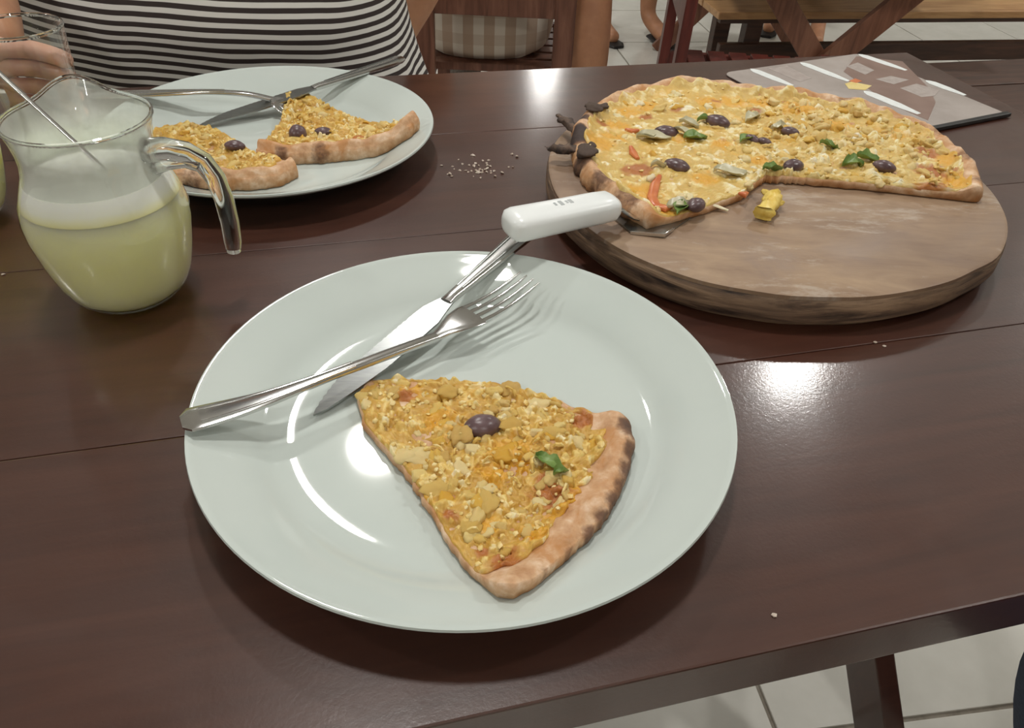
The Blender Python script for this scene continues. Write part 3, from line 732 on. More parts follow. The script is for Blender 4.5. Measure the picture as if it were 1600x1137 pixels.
def make_knife(tip, end, label, group):
    """all-steel table knife, serrated edge to its left seen from the handle's end"""
    a, u, v, w_, L = frame(tip, end)
    t = thing('table_knife', label, 'knife', a, 0, group)
    bl = L*.53; outl = []
    n = 44
    for i in range(n+1):                                # serrated edge from tip towards the collar
        x = .004+i*(bl-.018)/n; wd = .0098*min(1, (x/.03)**.55)*(1-.15*sm(bl*.6, bl, x))
        outl.append((x, wd-(0.0007 if i % 2 and i < n*.86 else 0)))
    outl += [(bl-.006, .0062), (bl, .0042), (bl, -.0042), (bl-.01, -.0062)]
    for i in range(14, -1, -1):
        x = i*(bl-.02)/14; outl.append((x, -.0085*min(1, (x/.05)**.7) if x > 0 else .001))
    b = MB(); b.prism(outl, a-w_*.0006, u, v, w_, .0013); b.build('blade', M['steel_blade'], t, False)
    hs = [0, .06, .2, .5, .8, .95, 1.0]; wd = [.0085, .0075, .009, .012, .0155, .016, .010]; tk = [.004, .0055, .005, .0048, .005, .005, .003]
    b = MB(); b.sweep([a+u*(bl-.002+(L-bl)*q) for q in hs], wd, tk, w_, 16, .6); h = b.build('handle', M['steel'], t)
    for s in (-1, 1):
        b = MB(); b.sweep([a+u*(bl+(L-bl)*q)+v*s*wd_*.27+w_*.0024 for q, wd_ in ((.12, .008), (.5, .012), (.9, .0155))], [.0012]*3, [.001]*3, w_, 8); b.build('handle_groove', M['steel_blade'], h)
    return t

def make_fork(end, path_mid, head, tips, label, group, lat=None):
    """end: handle end, path_mid: points of the stem, head: root of the head, tips: centre of tine tips"""
    t = thing('dinner_fork', label, 'fork', end, 0, group)
    path = [Vector(end)]+[Vector(p) for p in path_mid]+[Vector(head)]
    # resample smoothly
    P_ = []
    for i in range(len(path)-1):
        p0 = path[max(i-1, 0)]; p1 = path[i]; p2 = path[i+1]; p3 = path[min(i+2, len(path)-1)]
        for k in range(6):
            s = k/6; P_.append(.5*((2*p1)+(p2-p0)*s+(2*p0-5*p1+4*p2-p3)*s*s+(3*p1-p0-3*p2+p3)*s**3))
    P_.append(path[-1]); n = len(P_)
    wd, tk = [], []
    for i in range(n):
        s = i/(n-1); wd.append(.009 if i == 0 else (.0175-.011*sm(.0, .55, s)+.000 if s < .75 else .0065)); tk.append(.0022 if i == 0 else .0034+.001*sm(.4, .8, s))
    b = MB(); b.sweep(P_, wd, tk, zv, 16, .6); h = b.build('handle', M['steel'], t)
    for sgn in (-1, 1):
        gp = []
        for i in range(2, int(n*.6)):
            tt = (P_[i+1]-P_[i-1]).normalized(); sd = tt.cross(zv).normalized(); uu = sd.cross(tt); gp.append(P_[i]+sd*sgn*wd[i]*.30+uu*tk[i]*.46)
        b = MB(); b.sweep(gp, [.0016]*len(gp), [.001]*len(gp), zv, 8); b.build('handle_ridge', M['steel'], h)
    a = Vector(head); c = Vector(tips); u = (c-a).normalized(); v = zv.cross(u).normalized() if lat is None else Vector(lat).normalized(); w_ = u.cross(v).normalized()
    Lh = (c-a).length; root = Lh*.38
    secs = [(0, .0068, 0), (root*.25, .011, .0012), (root*.55, .019, .0016), (root*.85, .0225, .0008), (root, .0225, 0)]
    b = MB(); b.sweep([a+u*s+w_*dz for s, _, dz in secs], [q[1] for q in secs], [.0036, .0026, .0020, .0018, .0018], w_, 16, .7); b.build('head', M['steel'], t)
    for k in range(4):
        off = (k-1.5)*.0058; pth = []
        for i in range(6):
            s = i/5; pth.append(a+u*(root*.96+(Lh-root*.96)*s)+v*off*(1-.06*s)+w_*(-.0020*math.sin(s*PI)+.0025*s*s))
        b = MB(); b.sweep(pth, [.0034, .0030, .0027, .0025, .0022, .0010], [.0018, .0018, .0018, .0017, .0015, .0008], w_, 10, .7); b.build('tine', M['steel'], t)
    return t

make_knife(at(492, 650, .0085), at(842, 345, .0325), 'steel table knife lying under the fork on the nearest plate', 'steel table knives')
make_fork(at(283, 660, .0295), [at(400, 628, .0285), at(520, 585, .0260), at(610, 552, .0230)], at(682, 526, .0205), at(828, 438, .0265), 'steel fork with four tines resting across the nearest plate', 'steel dinner forks')
make_knife(at(312, 197, .0095), at(632, 90, .0335), 'steel table knife laid diagonally across the far plate', 'steel table knives')
make_fork(at(140, 150, .0305), [at(245, 146, .0290), at(330, 144, .0270), at(385, 147, .0245)], at(425, 155, .019), at(470, 180, .0105), 'steel fork behind the diagonal knife on the far plate', 'steel dinner forks')

# cake server: white handle, blade pushed under the pizza
t = thing('pizza_server', 'pizza server with a thick white plastic handle between plate and board', 'server', at(960, 335, BT))
hA, hB = at(800, 352, .0475), at(948, 322, .0465)
u = (hB-hA).normalized(); v = zv.cross(u).normalized(); w_ = u.cross(v)
b = MB(); L = (hB-hA).length
b.sweep([hA+u*(s*L) for s in (-.055, -.045, -.01, .05, .3, .6, .9, 1.03, 1.085, 1.10)], [.010, .018, .0245, .0268, .0262, .025, .0245, .0235, .018, .008], [.007, .012, .0165, .018, .0175, .0175, .0175, .0165, .012, .006], w_, 24, .62)
h = b.build('handle', M['white_plastic'], t); h['label'] = 'white plastic handle'
for i, (x, wd) in enumerate(((.44, .004), (.50, .006), (.56, .0035), (.60, .005))):
    b = MB(); b.box(None, (.0016+.001*(i % 2), wd, .0003), M=Matrix.Translation(hA+u*(x*L)+w_*.00872+v*.001) @ Matrix((u, v, w_)).transposed().to_4x4()); b.build('printed_mark', M['print_grey'], h, False)
ax = Vector((u.x, u.y, 0)).normalized(); ay = zv.cross(ax)
e0 = hB+u*L*.06
q1 = at(975, 338, BT+.0035)
b = MB(); b.sweep([e0-u*.01, e0+u*.006-zv*.003, Vector((e0.x, e0.y, 0))+ax*.016+zv*(TZ+BT+.0075), Vector((e0.x, e0.y, 0))+ax*.028+zv*(TZ+BT+.0022)], [.011, .011, .012, .016], [.003, .003, .0025, .0016], zv, 12, .6); b.build('shank', M['steel'], t)
corner = at(1038, 368, BT+.002)
org = Vector((e0.x, e0.y, TZ+BT+.0003))
cu = (corner-org).dot(ax); cv_ = (corner-org).dot(ay)
b = MB(); b.prism([(.010, .010), (.010, -.012), (cu, cv_), (cu+.012, cv_+.006), (cu+.07, .004), (cu+.07, .012), (cu+.01, -cv_+.0), (.03, .022)], org, ax, ay, zv, .0014); b.build('blade', M['steel_blade'], t, False)
b = MB(); b.sweep([org+ax*.010-ay*.012+zv*.0008, corner+zv*.0004, org+ax*(cu+.012)+ay*(cv_+.006)+zv*.0008], [.0016]*3, [.0028]*3, zv, 8); b.build('rolled_rim', M['steel'], t)

# ------------------------------------------------------------------ pitchers, glass, spoon
def make_pitcher(c, label, handle_ang, spout_ang, group, level=.084):
    c = Vector((c[0], c[1], TZ)); t = thing('glass_pitcher', label, 'pitcher', c, 0, group)
    prof = [(.0, .0004), (.024, .0004), (.031, .003), (.0365, .009), (.0405, .018), (.0445, .034), (.0472, .050), (.0475, .060), (.0455, .070), (.0415, .080), (.0382, .088), (.0368, .095), (.0368, .102), (.0380, .110), (.0398, .117)]
    wall = .0022
    ins = [(.0394, .1178), (.0385, .1165)]+[(r-.0010, z+.0004) for r, z in prof[-2:2:-1]]+[(.0292, .0040), (.023, .0016), (.0, .0015)]
    n = 96
    def ring(r, z, inner=False):
        out_ = []
        for k in range(n):
            a_ = 2*PI*k/n; d = (a_-spout_ang+PI) % (2*PI)-PI; sp = math.exp(-(d/.38)**2)*sm(.098, .118, z)
            rr = max(r, 1e-5)+.012*sp; out_.append((c.x+rr*math.cos(a_), c.y+rr*math.sin(a_), c.z+z+.006*sp))
        return out_
    b = MB(); b.rings([ring(r, z) for r, z in prof]+[ring(r, z) for r, z in ins], True, False, False); b.build('glass_body', M['thin_glass'], t)
    # juice and foam touch the inner wall
    def inr(z):
        q = ins[::-1]
        for (r0, z0), (r1, z1) in zip(q, q[1:]):
            if z0 <= z <= z1: return r0+(r1-r0)*(z-z0)/(z1-z0)
        return .03
    fb = level-.013
    zs = [.0016, .0025, .0042, .007, .0095, .014, .018, .024, .034, .044, .050, .060, .066, fb]
    zs = sorted(set(z for z in zs if z <= fb))
    b = MB(); b.rings([ring(inr(z)+.0003, z) for z in zs]); b.build('lemonade', M['juice'], t)
    zs = [fb+.0001]+[fb+(level-fb)*k/8 for k in range(1, 9)]
    b = MB(); rs = [ring(inr(z)+.0003, z) for z in zs]; rs += [ring(inr(level)*q, level-.0006*(1-q)) for q in (.85, .6, .3, .05)]; b.rings(rs); o = b.build('foam', M['foam'], t)
    o.data.attributes.new('froth', 'FLOAT', 'POINT').data.foreach_set('value', [min(1, max(0, (vv.co.z-TZ-fb)/.010)) for vv in o.data.vertices])
    zs = [level+(.1165-level)*k/14 for k in range(15)]
    b = MB(); b.rings([ring(inr(z)-.0003, z) for z in zs], True, False, False); o = b.build('foam_film', M['film'], t)
    at_ = o.data.attributes.new('film', 'FLOAT', 'POINT'); at_.data.foreach_set('value', [1-.60*sm(.094, .114, vv.co.z-TZ) for vv in o.data.vertices])
    e = Vector((math.cos(handle_ang), math.sin(handle_ang), 0))
    hp = [(.0345, .0995), (.046, .1015), (.058, .1000), (.067, .0945), (.0722, .085), (.0745, .072), (.0750, .056), (.0742, .043), (.0735, .0355)]
    b = MB(); b.tube([c+e*x+zv*z for x, z in hp], [.0075, .0068, .0064, .0062, .0060, .0058, .0056, .0054, .0044], 18, Vector((-e.y, e.x, 0))); b.build('handle', M['glass'], t)
    b = MB(); b.rings([[Vector(q)+Vector((0, 0, dz)) for q in ring(r, z)] for r, z, dz in ((.0397, .1165, 0), (.0405, .1172, 0), (.0404, .1184, 0), (.0394, .1190, 0), (.0384, .1184, 0), (.0384, .1172, 0), (.0397, .1165, 0))], True, False, False); b.build('rim', M['glass'], t)
    b = MB(); b.tube([c+e*x+zv*z for x, z in ((.036, .0885), (.046, .092), (.056, .0935), (.064, .0915))], [.004, .0034, .003, .003], 12, Vector((-e.y, e.x, 0))); b.build('handle_brace', M['glass'], t)
    return t
J1 = (-0.252, 0.415); J2 = (-0.418, 0.495)
make_pitcher(J1, 'glass pitcher of frothy lemonade beside the nearest plate', -0.02, 2.05, 'glass lemonade pitchers')
make_pitcher(J2, 'second glass pitcher cut off by the left edge of the photo', 2.6, 1.2, 'glass lemonade pitchers', .090)

GC = Vector((-0.368, 0.567, TZ))
t = thing('drinking_glass', 'clear drinking glass behind the pitchers gripped by a hand', 'glass', GC)
b = MB(); b.lathe([(0, .0004), (.0235, .0004), (.0250, .003), (.0262, .03), (.0295, .08), (.0318, .118), (.0312, .1192), (.0303, .118), (.0280, .08), (.0246, .03), (.0232, .016), (.02, .0125), (0, .012)], 72, GC); b.build('glass_body', M['thin_glass'], t)
b = MB(); b.lathe([(.0316, .1165), (.0324, .1178), (.0318, .1192), (.0306, .1192), (.0300, .1178), (.0308, .1165), (.0316, .1165)], 72, GC); b.build('rim', M['glass'], t)
b = MB(); b.lathe([(0, .0008), (.0234, .0008), (.0246, .003), (.0250, .010), (.0236, .0122), (0, .0118)], 72, GC); b.build('thick_base', M['glass'], t)
b = MB(); b.lathe([(0.0, .0128), (.0196, .0132), (.0230, .0165), (.0242, .028), (.0246, .034), (0, .034)], 48, GC); b.build('lemonade', M['juice'], t)

t = thing('stirring_spoon', 'long thin steel spoon leaning in the near pitcher', 'spoon', Vector((J1[0], J1[1], TZ+.0842)))
s0 = Vector((-.237, .406, TZ+.0868)); s1 = Vector((-.2968, .430, TZ+.1345)); du = (s1-s0).normalized()
b = MB(); b.sweep([s0, s0+du*.03, s1, s1+du*.02, s1+du*.035], [.0026, .0026, .003, .004, .003], [.002]*5, (0, 0, 1), 12, .8); b.build('handle', M['steel'], t)
b = MB(); b.sweep([s0-du*.002+Vector((.0, .0, 0)), s0+Vector((.004, -.0025, -.001)), s0+Vector((.008, -.005, -.002)), s0+Vector((.012, -.007, -.0015))], [.003, .006, .008, .004], [.0022, .002, .002, .0016], (0, 0, 1), 14, 1); b.build('bowl', M['steel'], t)

# ------------------------------------------------------------------ menu
ma, mb_ = at(1345, 84, .0008), at(1576, 180, .0008)
mu = (mb_-ma).normalized(); mv = Vector((-mu.y, mu.x, 0)); mv = mv if mv.x < 0 else -mv
MW, ML = (mb_-ma).length, .215
t = thing('menu', 'laminated brown menu sheet with white headings at the table corner', 'menu', ma)
def rrect(x0, x1, y0, y1, r, n=5):
    o_ = []
    for cx, cy, a0 in ((x1-r, y1-r, 0), (x0+r, y1-r, PI/2), (x0+r, y0+r, PI), (x1-r, y0+r, 1.5*PI)):
        for k in range(n+1): o_.append((cx+r*math.cos(a0+k*PI/2/n), cy+r*math.sin(a0+k*PI/2/n)))
    return o_
M['laminate'] = simple('laminated_paper_grey_glare', S(168, 158, 152), S(184, 174, 168), 20, 0.25, Coat_Weight=0.6, Coat_Roughness=0.08)  # grey glare over the brown sheet is put into the base colour
M['menu_brown'] = simple('brown_printed_panel', S(132, 106, 96), S(146, 120, 110), 30, 0.28, Coat_Weight=0.5, Coat_Roughness=0.08)
M['menu_white'] = simple('white_print', S(226, 230, 228), S(236, 240, 238), 200, 0.3)
M['menu_grey'] = simple('grey_text_print', S(164, 152, 146), S(178, 168, 162), 160, 0.3)
M['menu_yellow'] = simple('yellow_print', S(222, 196, 120), S(232, 212, 146), 100, 0.3)
M['menu_orange'] = simple('orange_print', S(198, 108, 62), S(210, 126, 76), 100, 0.3)
M['black_plastic'] = simple('black_binding', S(14, 13, 14), S(24, 22, 22), 50, 0.35)
b = MB(); b.prism(rrect(0, MW, 0, ML, .012), ma, mu, mv, zv, .0008); sheet = b.build('sheet', M['laminate'], t, False)
def loc(px, py):
    d = at(px, py, .0016)-ma; return d.dot(mu), d.dot(mv)
def printed(pts_, mat, name, z=.00085, par=t):
    b = MB(); b.prism([loc(*p) for p in pts_], ma+zv*z, mu, mv, zv, .00012); return b.build(name, mat, par, False)
printed([(1338, 88), (1410, 96), (1452, 138), (1462, 160), (1450, 188), (1392, 163), (1318, 112)], M['menu_brown'], 'printed_panel')
for a_, c_, wd in (((1176, 109), (1238, 134), .012), ((1254, 99), (1326, 127), .012), ((1345, 86), (1416, 110), .012), ((1354, 144), (1436, 178), .014), ((1450, 127), (1508, 149), .012)):
    p, q = loc(*a_), loc(*c_); d = Vector((q[0]-p[0], q[1]-p[1])); nn = Vector((-d.y, d.x)).normalized()*wd/2; e_ = d.normalized()*wd*.5
    P0, P1 = Vector(p), Vector(q)
    b = MB(); b.prism([P0-nn*.6, P0-e_*.6-nn*.0, P0+nn*.6, P0+e_+nn, P1-e_*4+nn, P1+nn*.45, P1-nn*.45, P1-e_*4-nn, P0+e_-nn], ma+zv*.00098, mu, mv, zv, .00012); b.build('white_heading', M['menu_white'], t, False)
printed([(1320, 131), (1330, 128), (1362, 134), (1352, 141), (1326, 139)], M['menu_yellow'], 'printed_photo', .00099)
printed([(1326, 127), (1336, 123), (1347, 127), (1338, 130)], M['menu_orange'], 'printed_photo', .00112)
printed([(1368, 124), (1392, 119), (1420, 125), (1396, 132)], M['menu_grey'], 'text_block', .00099)
printed([(1406, 138), (1432, 131), (1468, 141), (1460, 150), (1440, 152)], M['menu_grey'], 'text_block', .00099)
printed([(1322, 104), (1340, 98), (1366, 110), (1352, 117)], M['menu_grey'], 'text_block', .00099)
printed([(1200, 107), (1230, 103), (1268, 122), (1250, 128)], M['menu_grey'], 'text_block', .00086)
b = MB(); b.board(ma+mu*(MW+.0005)+mv*.002+zv*.002, ma+mu*(MW+.0005)+mv*(ML-.01)+zv*.002, .0065, .004, mu, .0008); b.build('black_spine', M['black_plastic'], t, False)

# crumbs scattered on the table between the plates
rnd = random.Random(3); b = MB(); tm = [v.co.copy() for v in CH_BALL[0].vertices]; fm = [tuple(f.vertices) for f in CH_BALL[0].polygons]
M['crumb'] = simple('pale_crumbs', S(170, 150, 132), S(205, 192, 178), 300, 0.35)
for k in range(46):
    x = rnd.gauss(752, 26); y = 262+abs(rnd.gauss(0, 9))*(-1 if rnd.random() < .45 else .9); s = rnd.uniform(.0014, .0036)
    c = at(x, y, s*.24); R = Matrix.Rotation(rnd.uniform(0, 6), 3, 'Z') @ Matrix.Diagonal((s*rnd.uniform(.8, 1.6), s*.7, s*.5)); b.add([c+R @ q for q in tm], fm)
for x, y in ((1368, 534), (1382, 540), (706, 275), (690, 258), (120, 440), (1210, 960), (5, 428)):
    s = .0022; c = at(x, y, s*.24); b.add([c+Vector((q.x*s*1.3, q.y*s, q.z*s*.5)) for q in tm], fm)
tag(b.build('table_crumbs', M['crumb']), 'pale crumbs scattered on the dark table between plate and board', 'crumbs', kind='stuff')

# ------------------------------------------------------------------ chairs and benches
def make_chair(label, loc, rz, group='wooden slatted chairs', W=.36, mat=None, rail=None):
    """local: seat centre at origin, back towards -y"""
    mat = mat or M['chair_wood']; t = thing('wooden_chair', label, 'chair', (loc[0], loc[1], 0), rz, group); D_ = .38; H_ = .45
    def part(name, b, m=None):
        o_ = link(name, b.mesh(name, False), m or mat); o_.parent = t; return o_
    for k in range(7):
        b = MB(); b.box((0, -D_/2+.03+k*.054, H_-.009), (W-.05, .042, .018), bev=.002); part('seat_slat', b)
    for s in (-1, 1):
        b = MB(); b.board((s*(W/2-.012), -D_/2-.05, 0), (s*(W/2-.012), -D_/2-.03, .90), .045, .024, (1, 0, 0)); part('back_post', b)
        b = MB(); b.board((s*(W/2-.012), D_/2-.02, 0), (s*(W/2-.012), D_/2-.02, H_), .035, .024, (1, 0, 0)); part('front_leg', b)
        b = MB(); b.board((s*(W/2-.012), -D_/2-.035, H_-.03), (s*(W/2-.012), D_/2, H_-.03), .022, .036, (1, 0, 0)); part('side_rail', b)
    for z0, z1 in ((.568, .68), (.76, .86)):
        b = MB(); b.box((0, -D_/2-.036, (z0+z1)/2), (W-.046, .018, z1-z0), bev=.002); part('back_rail', b)
    b = MB(); b.box((0, D_/2-.02, .2), (W-.046, .018, .035), bev=.002); part('stretcher', b)
    return t
make_chair('brown wooden chair holding the person in the checked shirt', (-.075, 1.99), 0.0, W=.33)
make_chair('red-brown wooden chair left of the crossed table legs', (.565, 1.84), -PI/2-.06, mat=M['red_wood'], W=.33)
make_chair('wooden chair under the person in the striped shirt', (-.40, 1.14), PI+.12)
make_chair('wooden chair under the person in dark blue jeans', (.60, -.13), -.05)

def make_bench(label, x0, x1, y0, y1, h, rot, top, frame_m):
    c = Vector(((x0+x1)/2, (y0+y1)/2, 0)); L, W = x1-x0, y1-y0
    t = thing('wooden_bench', label, 'bench', c, rot, 'wooden benches')
    def part(name, b, m):
        o_ = link(name, b.mesh(name, False), m); o_.parent = t
    n = 2
    for k in range(n):
        b = MB(); b.box((0, -W/2+(k+.5)*W/n, h-.010), (L, W/n-.006, .020), bev=.003); part('seat_board', b, top)
    for s in (-1, 1):
        b = MB(); b.box((0, s*(W/2-.02), h-.026), (L-.02, .022, .012), bev=.001); part('apron', b, frame_m)
        for q in (-1, 1):
            b = MB(); b.box((s*(L/2-.12), q*(W/2-.03), (h-.02)/2), (.05, .04, h-.02), bev=.003); part('leg', b, frame_m)
    b = MB(); b.box((0, -W/2+.012, h-.115), (L-.04, .024, .055), bev=.003); part('stretcher', b, frame_m)
    return t
make_bench('tan wooden bench behind the crossed table legs', .50, 2.3, 2.50, 2.78, .45, .186, M['tan_wood'], M['dark_wood'])
make_bench('dark brown bench beyond the menu at the right', .96, 2.2, 1.80, 2.13, .45, .26, M['dark_wood'], M['dark_wood'])

# ------------------------------------------------------------------ people
def skin_mesh(name, pts, edges, root=0, sub=2):
    me = bpy.data.meshes.new(name); me.from_pydata([p[:3] for p in pts], edges, [])
    ob = bpy.data.objects.new(name+'_tmp', me); COL.objects.link(ob)
    md = ob.modifiers.new('skin', 'SKIN'); md.branch_smoothing = 0.6; md.use_smooth_shade = True
    for i, p in enumerate(pts):
        r = p[3]; me.skin_vertices[0].data[i].radius = (r, p[4] if len(p) > 4 else r); me.skin_vertices[0].data[i].use_root = (i == root)
    s = ob.modifiers.new('sub', 'SUBSURF'); s.levels = sub; s.render_levels = sub
    dg = bpy.context.evaluated_depsgraph_get(); dg.update(); r = bpy.data.meshes.new_from_object(ob.evaluated_get(dg)); r.name = name
    bpy.data.objects.remove(ob); bpy.data.meshes.remove(me)
    r.polygons.foreach_set('use_smooth', [True]*len(r.polygons)); return r

class Skel:
    def __init__(self): self.p = []; self.e = []; self.k = {}
    def add(self, key, x, y, z, r, link_=None):
        self.k[key] = len(self.p); self.p.append((x, y, z, r))
        if link_ is not None: self.e.append((self.k[link_], self.k[key]))
    def chain(self, start, pts):
        prev = start
        for i, (x, y, z, r) in enumerate(pts):
            key = f'{start}_{len(self.p)}'; self.add(key, x, y, z, r, prev); prev = key
        return prev

def loft_shirt(name, secs, mat, parent, n=72, ripple=0.0):
    """secs: (cx, cy, z, rx, ry) from hem to neck; open at both ends, 3 mm cloth"""
    rings = []
    for cx, cy, z, rx, ry in secs:
        ring = []
        for k in range(n):
            a_ = 2*PI*k/n; q = 1+.015*nz(math.cos(a_)*3, math.sin(a_)*3, z*9)+ripple*max(0, 1-(z-secs[0][2])/.10)*math.sin(a_*17)*.5
            ca, sa = math.cos(a_), math.sin(a_)
            ring.append((cx+math.copysign(abs(ca)**.85, ca)*rx*q, cy+math.copysign(abs(sa)**.85, sa)*ry*q, z))
        rings.append(ring)
    fine = []
    for i in range(len(rings)-1):
        r0, r1, r2, r3 = rings[max(i-1, 0)], rings[i], rings[i+1], rings[min(i+2, len(rings)-1)]
        for s in range(4):
            f = s/4
            fine.append([.5*((2*Vector(b_))+(Vector(c_)-Vector(a_))*f+(2*Vector(a_)-5*Vector(b_)+4*Vector(c_)-Vector(d_))*f*f+(3*Vector(b_)-Vector(a_)-3*Vector(c_)+Vector(d_))*f**3) for a_, b_, c_, d_ in zip(r0, r1, r2, r3)])
    fine.append([Vector(q) for q in rings[-1]])
    inner = [[Vector(q)+(Vector((sum(v.x for v in r)/n, sum(v.y for v in r)/n, q.z))-q).normalized()*.003 for q in r] for r in fine]
    b = MB(); b.rings(fine+inner[::-1], True, False, False); return b.build(name, mat, parent)

def person(label, loc, P0, skin, chains, legs):
    """P0: spine joints bottom-up (pelvis first) incl. head; chains: arm lists; legs: lists"""
    t = thing('person', label, 'person', loc)
    s = Skel(); s.add('pelvis', *P0[0]); prev = 'pelvis'
    for i, q in enumerate(P0[1:]): s.add(f's{i}', *q, prev); prev = f's{i}'
    for at_key, pts_ in chains: s.chain(at_key, pts_)
    for pts_ in legs: s.chain('pelvis', pts_)
    me = skin_mesh('body', s.p, s.e); return t, link('body', me, skin, t)

def limb_cloth(name, parent, mat, pts_, sub=1):
    s = Skel(); s.add('a', *pts_[0]); s.chain('a', pts_[1:]); return link(name, skin_mesh(name, s.p, s.e, 0, sub), mat, parent)
def hair_cap(parent, c, r=.105, long_=False):
    b = MB(); rings = []
    for i in range(12):
        th = PI*.02+i/11*PI*(.72 if long_ else .56); rr = r*math.sin(th)*(1.0 if th < PI/2 else 1.0)
        rings.append([(c[0]+rr*math.cos(2*PI*k/32)*.92, c[1]+rr*math.sin(2*PI*k/32), c[2]+r*1.12*math.cos(th)) for k in range(32)])
    b.rings(rings, True, True, True); return b.build('hair', M['hair'], parent)
Z = TZ
# --- striped shirt, holding the glass
fa = atd(6, 14, .76)
arm_r = [(-.575, 1.0, Z+.38, .060), (-.66, .97, Z+.24, .047), (-.70, .93, Z+.13, .042), (-.60, .84, Z+.11, .038), (fa.x-.02, fa.y+.01, fa.z+.005, .030), (-.450, .665, Z+.070, .021)]
arm_l = [(-.225, 1.02, Z+.38, .060), (-.15, 1.08, Z+.22, .047), (-.14, 1.12, Z+.05, .042), (-.22, 1.04, Z-.07, .034), (-.30, .96, Z-.12, .026), (-.33, .93, Z-.13, .024)]
legs = [[(-.50, 1.10, Z-.24, .095), (-.50, .86, Z-.205, .080), (-.50, .68, Z-.22, .062), (-.50, .70, Z-.45, .052), (-.50, .72, Z-.68, .036), (-.50, .66, Z-.715, .034), (-.50, .59, Z-.72, .026)],
        [(-.32, 1.10, Z-.24, .095), (-.31, .88, Z-.205, .080), (-.31, .72, Z-.22, .062), (-.31, .74, Z-.45, .052), (-.31, .76, Z-.68, .036), (-.31, .70, Z-.715, .034), (-.31, .63, Z-.72, .026)]]
P1, body1 = person('person in a black and white striped shirt sitting across the table', (-.4, 1.1, 0),
       [(-.41, 1.12, Z-.20, .13), (-.405, 1.07, Z-.02, .125), (-.40, 1.05, Z+.16, .125), (-.40, 1.05, Z+.32, .12), (-.40, 1.04, Z+.44, .06), (-.40, 1.02, Z+.51, .055), (-.40, .99, Z+.59, .085), (-.40, .995, Z+.67, .080)],
       M['skin'], [('s2', arm_r), ('s2', arm_l)], legs)
# fingers round the glass
hx, hz = -.012, -.010
hnd = Skel(); hnd.add('w', -.450, .665, Z+.080+hz, .020); hnd.add('palm', -.428+hx, .632, Z+.080+hz, .018, 'w'); hnd.add('palm2', -.414+hx, .612, Z+.078+hz, .016, 'palm')
for k, dz in enumerate((.020, .006, -.008, -.021)):
    r = .0078-.0005*k; hnd.chain('palm2', [(-.402+hx, .606, Z+.079+dz+hz, r), (-.376+hx, .6075, Z+.078+dz*1.05+hz, r), (-.356+hx, .604, Z+.076+dz+hz, r*.95), (-.340+hx, .594, Z+.075+dz+hz, r*.85)])
hnd.chain('palm', [(-.424+hx, .600, Z+.090+hz, .0095), (-.4145+hx, .574, Z+.092+hz, .0085), (-.4065+hx, .552, Z+.090+hz, .0075)])
link('hand', skin_mesh('hand', hnd.p, hnd.e, 0, 2), M['skin_pink'], P1)
loft_shirt('shirt', [(-.385, 1.00, Z-.10, .268, .170), (-.385, 1.00, Z-.05, .252, .172), (-.39, 1.00, Z+.0, .243, .176), (-.392, 1.00, Z+.05, .235, .176), (-.395, 1.02, Z+.14, .222, .160), (-.40, 1.04, Z+.24, .205, .145), (-.40, 1.05, Z+.33, .195, .130), (-.40, 1.05, Z+.41, .165, .10), (-.40, 1.045, Z+.455, .085, .08)], M['stripes'], P1, ripple=.035)
for a_ in (arm_r, arm_l): limb_cloth('sleeve', P1, M['stripes'], [(x, y, z, r+.014) for x, y, z, r in a_[:2]]+[(a_[1][0]*.5+a_[2][0]*.5, a_[1][1]*.5+a_[2][1]*.5, a_[1][2]*.5+a_[2][2]*.5, a_[2][3]+.014)])
for l_ in legs: limb_cloth('trouser_leg', P1, M['dark_cloth'], [(x, y, z, r+.008) for x, y, z, r in l_[:5]])
hair_cap(P1, (-.40, 1.005, Z+.635), .112, True)
# --- checked shirt, back to the camera
arm2 = [(.06, 1.98, Z+.20, .062), (.115, 1.92, Z+.02, .056), (.136, 1.87, Z-.14, .054), (.140, 1.84, Z-.24, .054), (.142, 1.83, Z-.33, .050), (.145, 1.86, Z-.42, .036), (.145, 1.90, Z-.50, .030)]
arm2b = [(-.27, 1.98, Z+.20, .06), (-.32, 2.02, Z+.02, .05), (-.31, 2.15, Z-.10, .042), (-.24, 2.32, Z-.05, .034), (-.22, 2.40, Z-.04, .026)]
legs2 = [[(-.18, 2.02, Z-.22, .085), (-.19, 2.26, Z-.21, .075), (-.19, 2.42, Z-.22, .06), (-.19, 2.42, Z-.45, .05), (-.19, 2.41, Z-.68, .036), (-.19, 2.48, Z-.72, .028)],
         [(-.03, 2.02, Z-.22, .085), (-.02, 2.26, Z-.21, .075), (-.02, 2.42, Z-.22, .06), (-.02, 2.42, Z-.45, .05), (-.02, 2.41, Z-.68, .036), (-.02, 2.48, Z-.72, .028)]]
P2, b2 = person('person in a beige checked shirt seated with back turned, bare arm hanging', (-.1, 2.0, 0),
       [(-.10, 1.99, Z-.18, .10), (-.10, 1.98, Z-.05, .11), (-.10, 1.98, Z+.10, .115), (-.10, 1.98, Z+.24, .10), (-.10, 1.99, Z+.34, .055), (-.10, 2.01, Z+.41, .055), (-.10, 2.03, Z+.50, .085), (-.10, 2.03, Z+.58, .08)],
       M['skin'], [('s2', arm2), ('s2', arm2b)], legs2)
loft_shirt('shirt', [(-.105, 1.945, Z-.298, .125, .110), (-.105, 1.945, Z-.27, .155, .128), (-.105, 1.95, Z-.18, .170, .135), (-.10, 1.97, Z-.05, .172, .130), (-.10, 1.98, Z+.1, .185, .130), (-.10, 1.98, Z+.22, .175, .11), (-.10, 1.99, Z+.33, .08, .07)], M['checks'], P2)
for a_ in (arm2, arm2b): limb_cloth('sleeve', P2, M['checks'], [(x, y, z, r+.012) for x, y, z, r in a_[:2]])
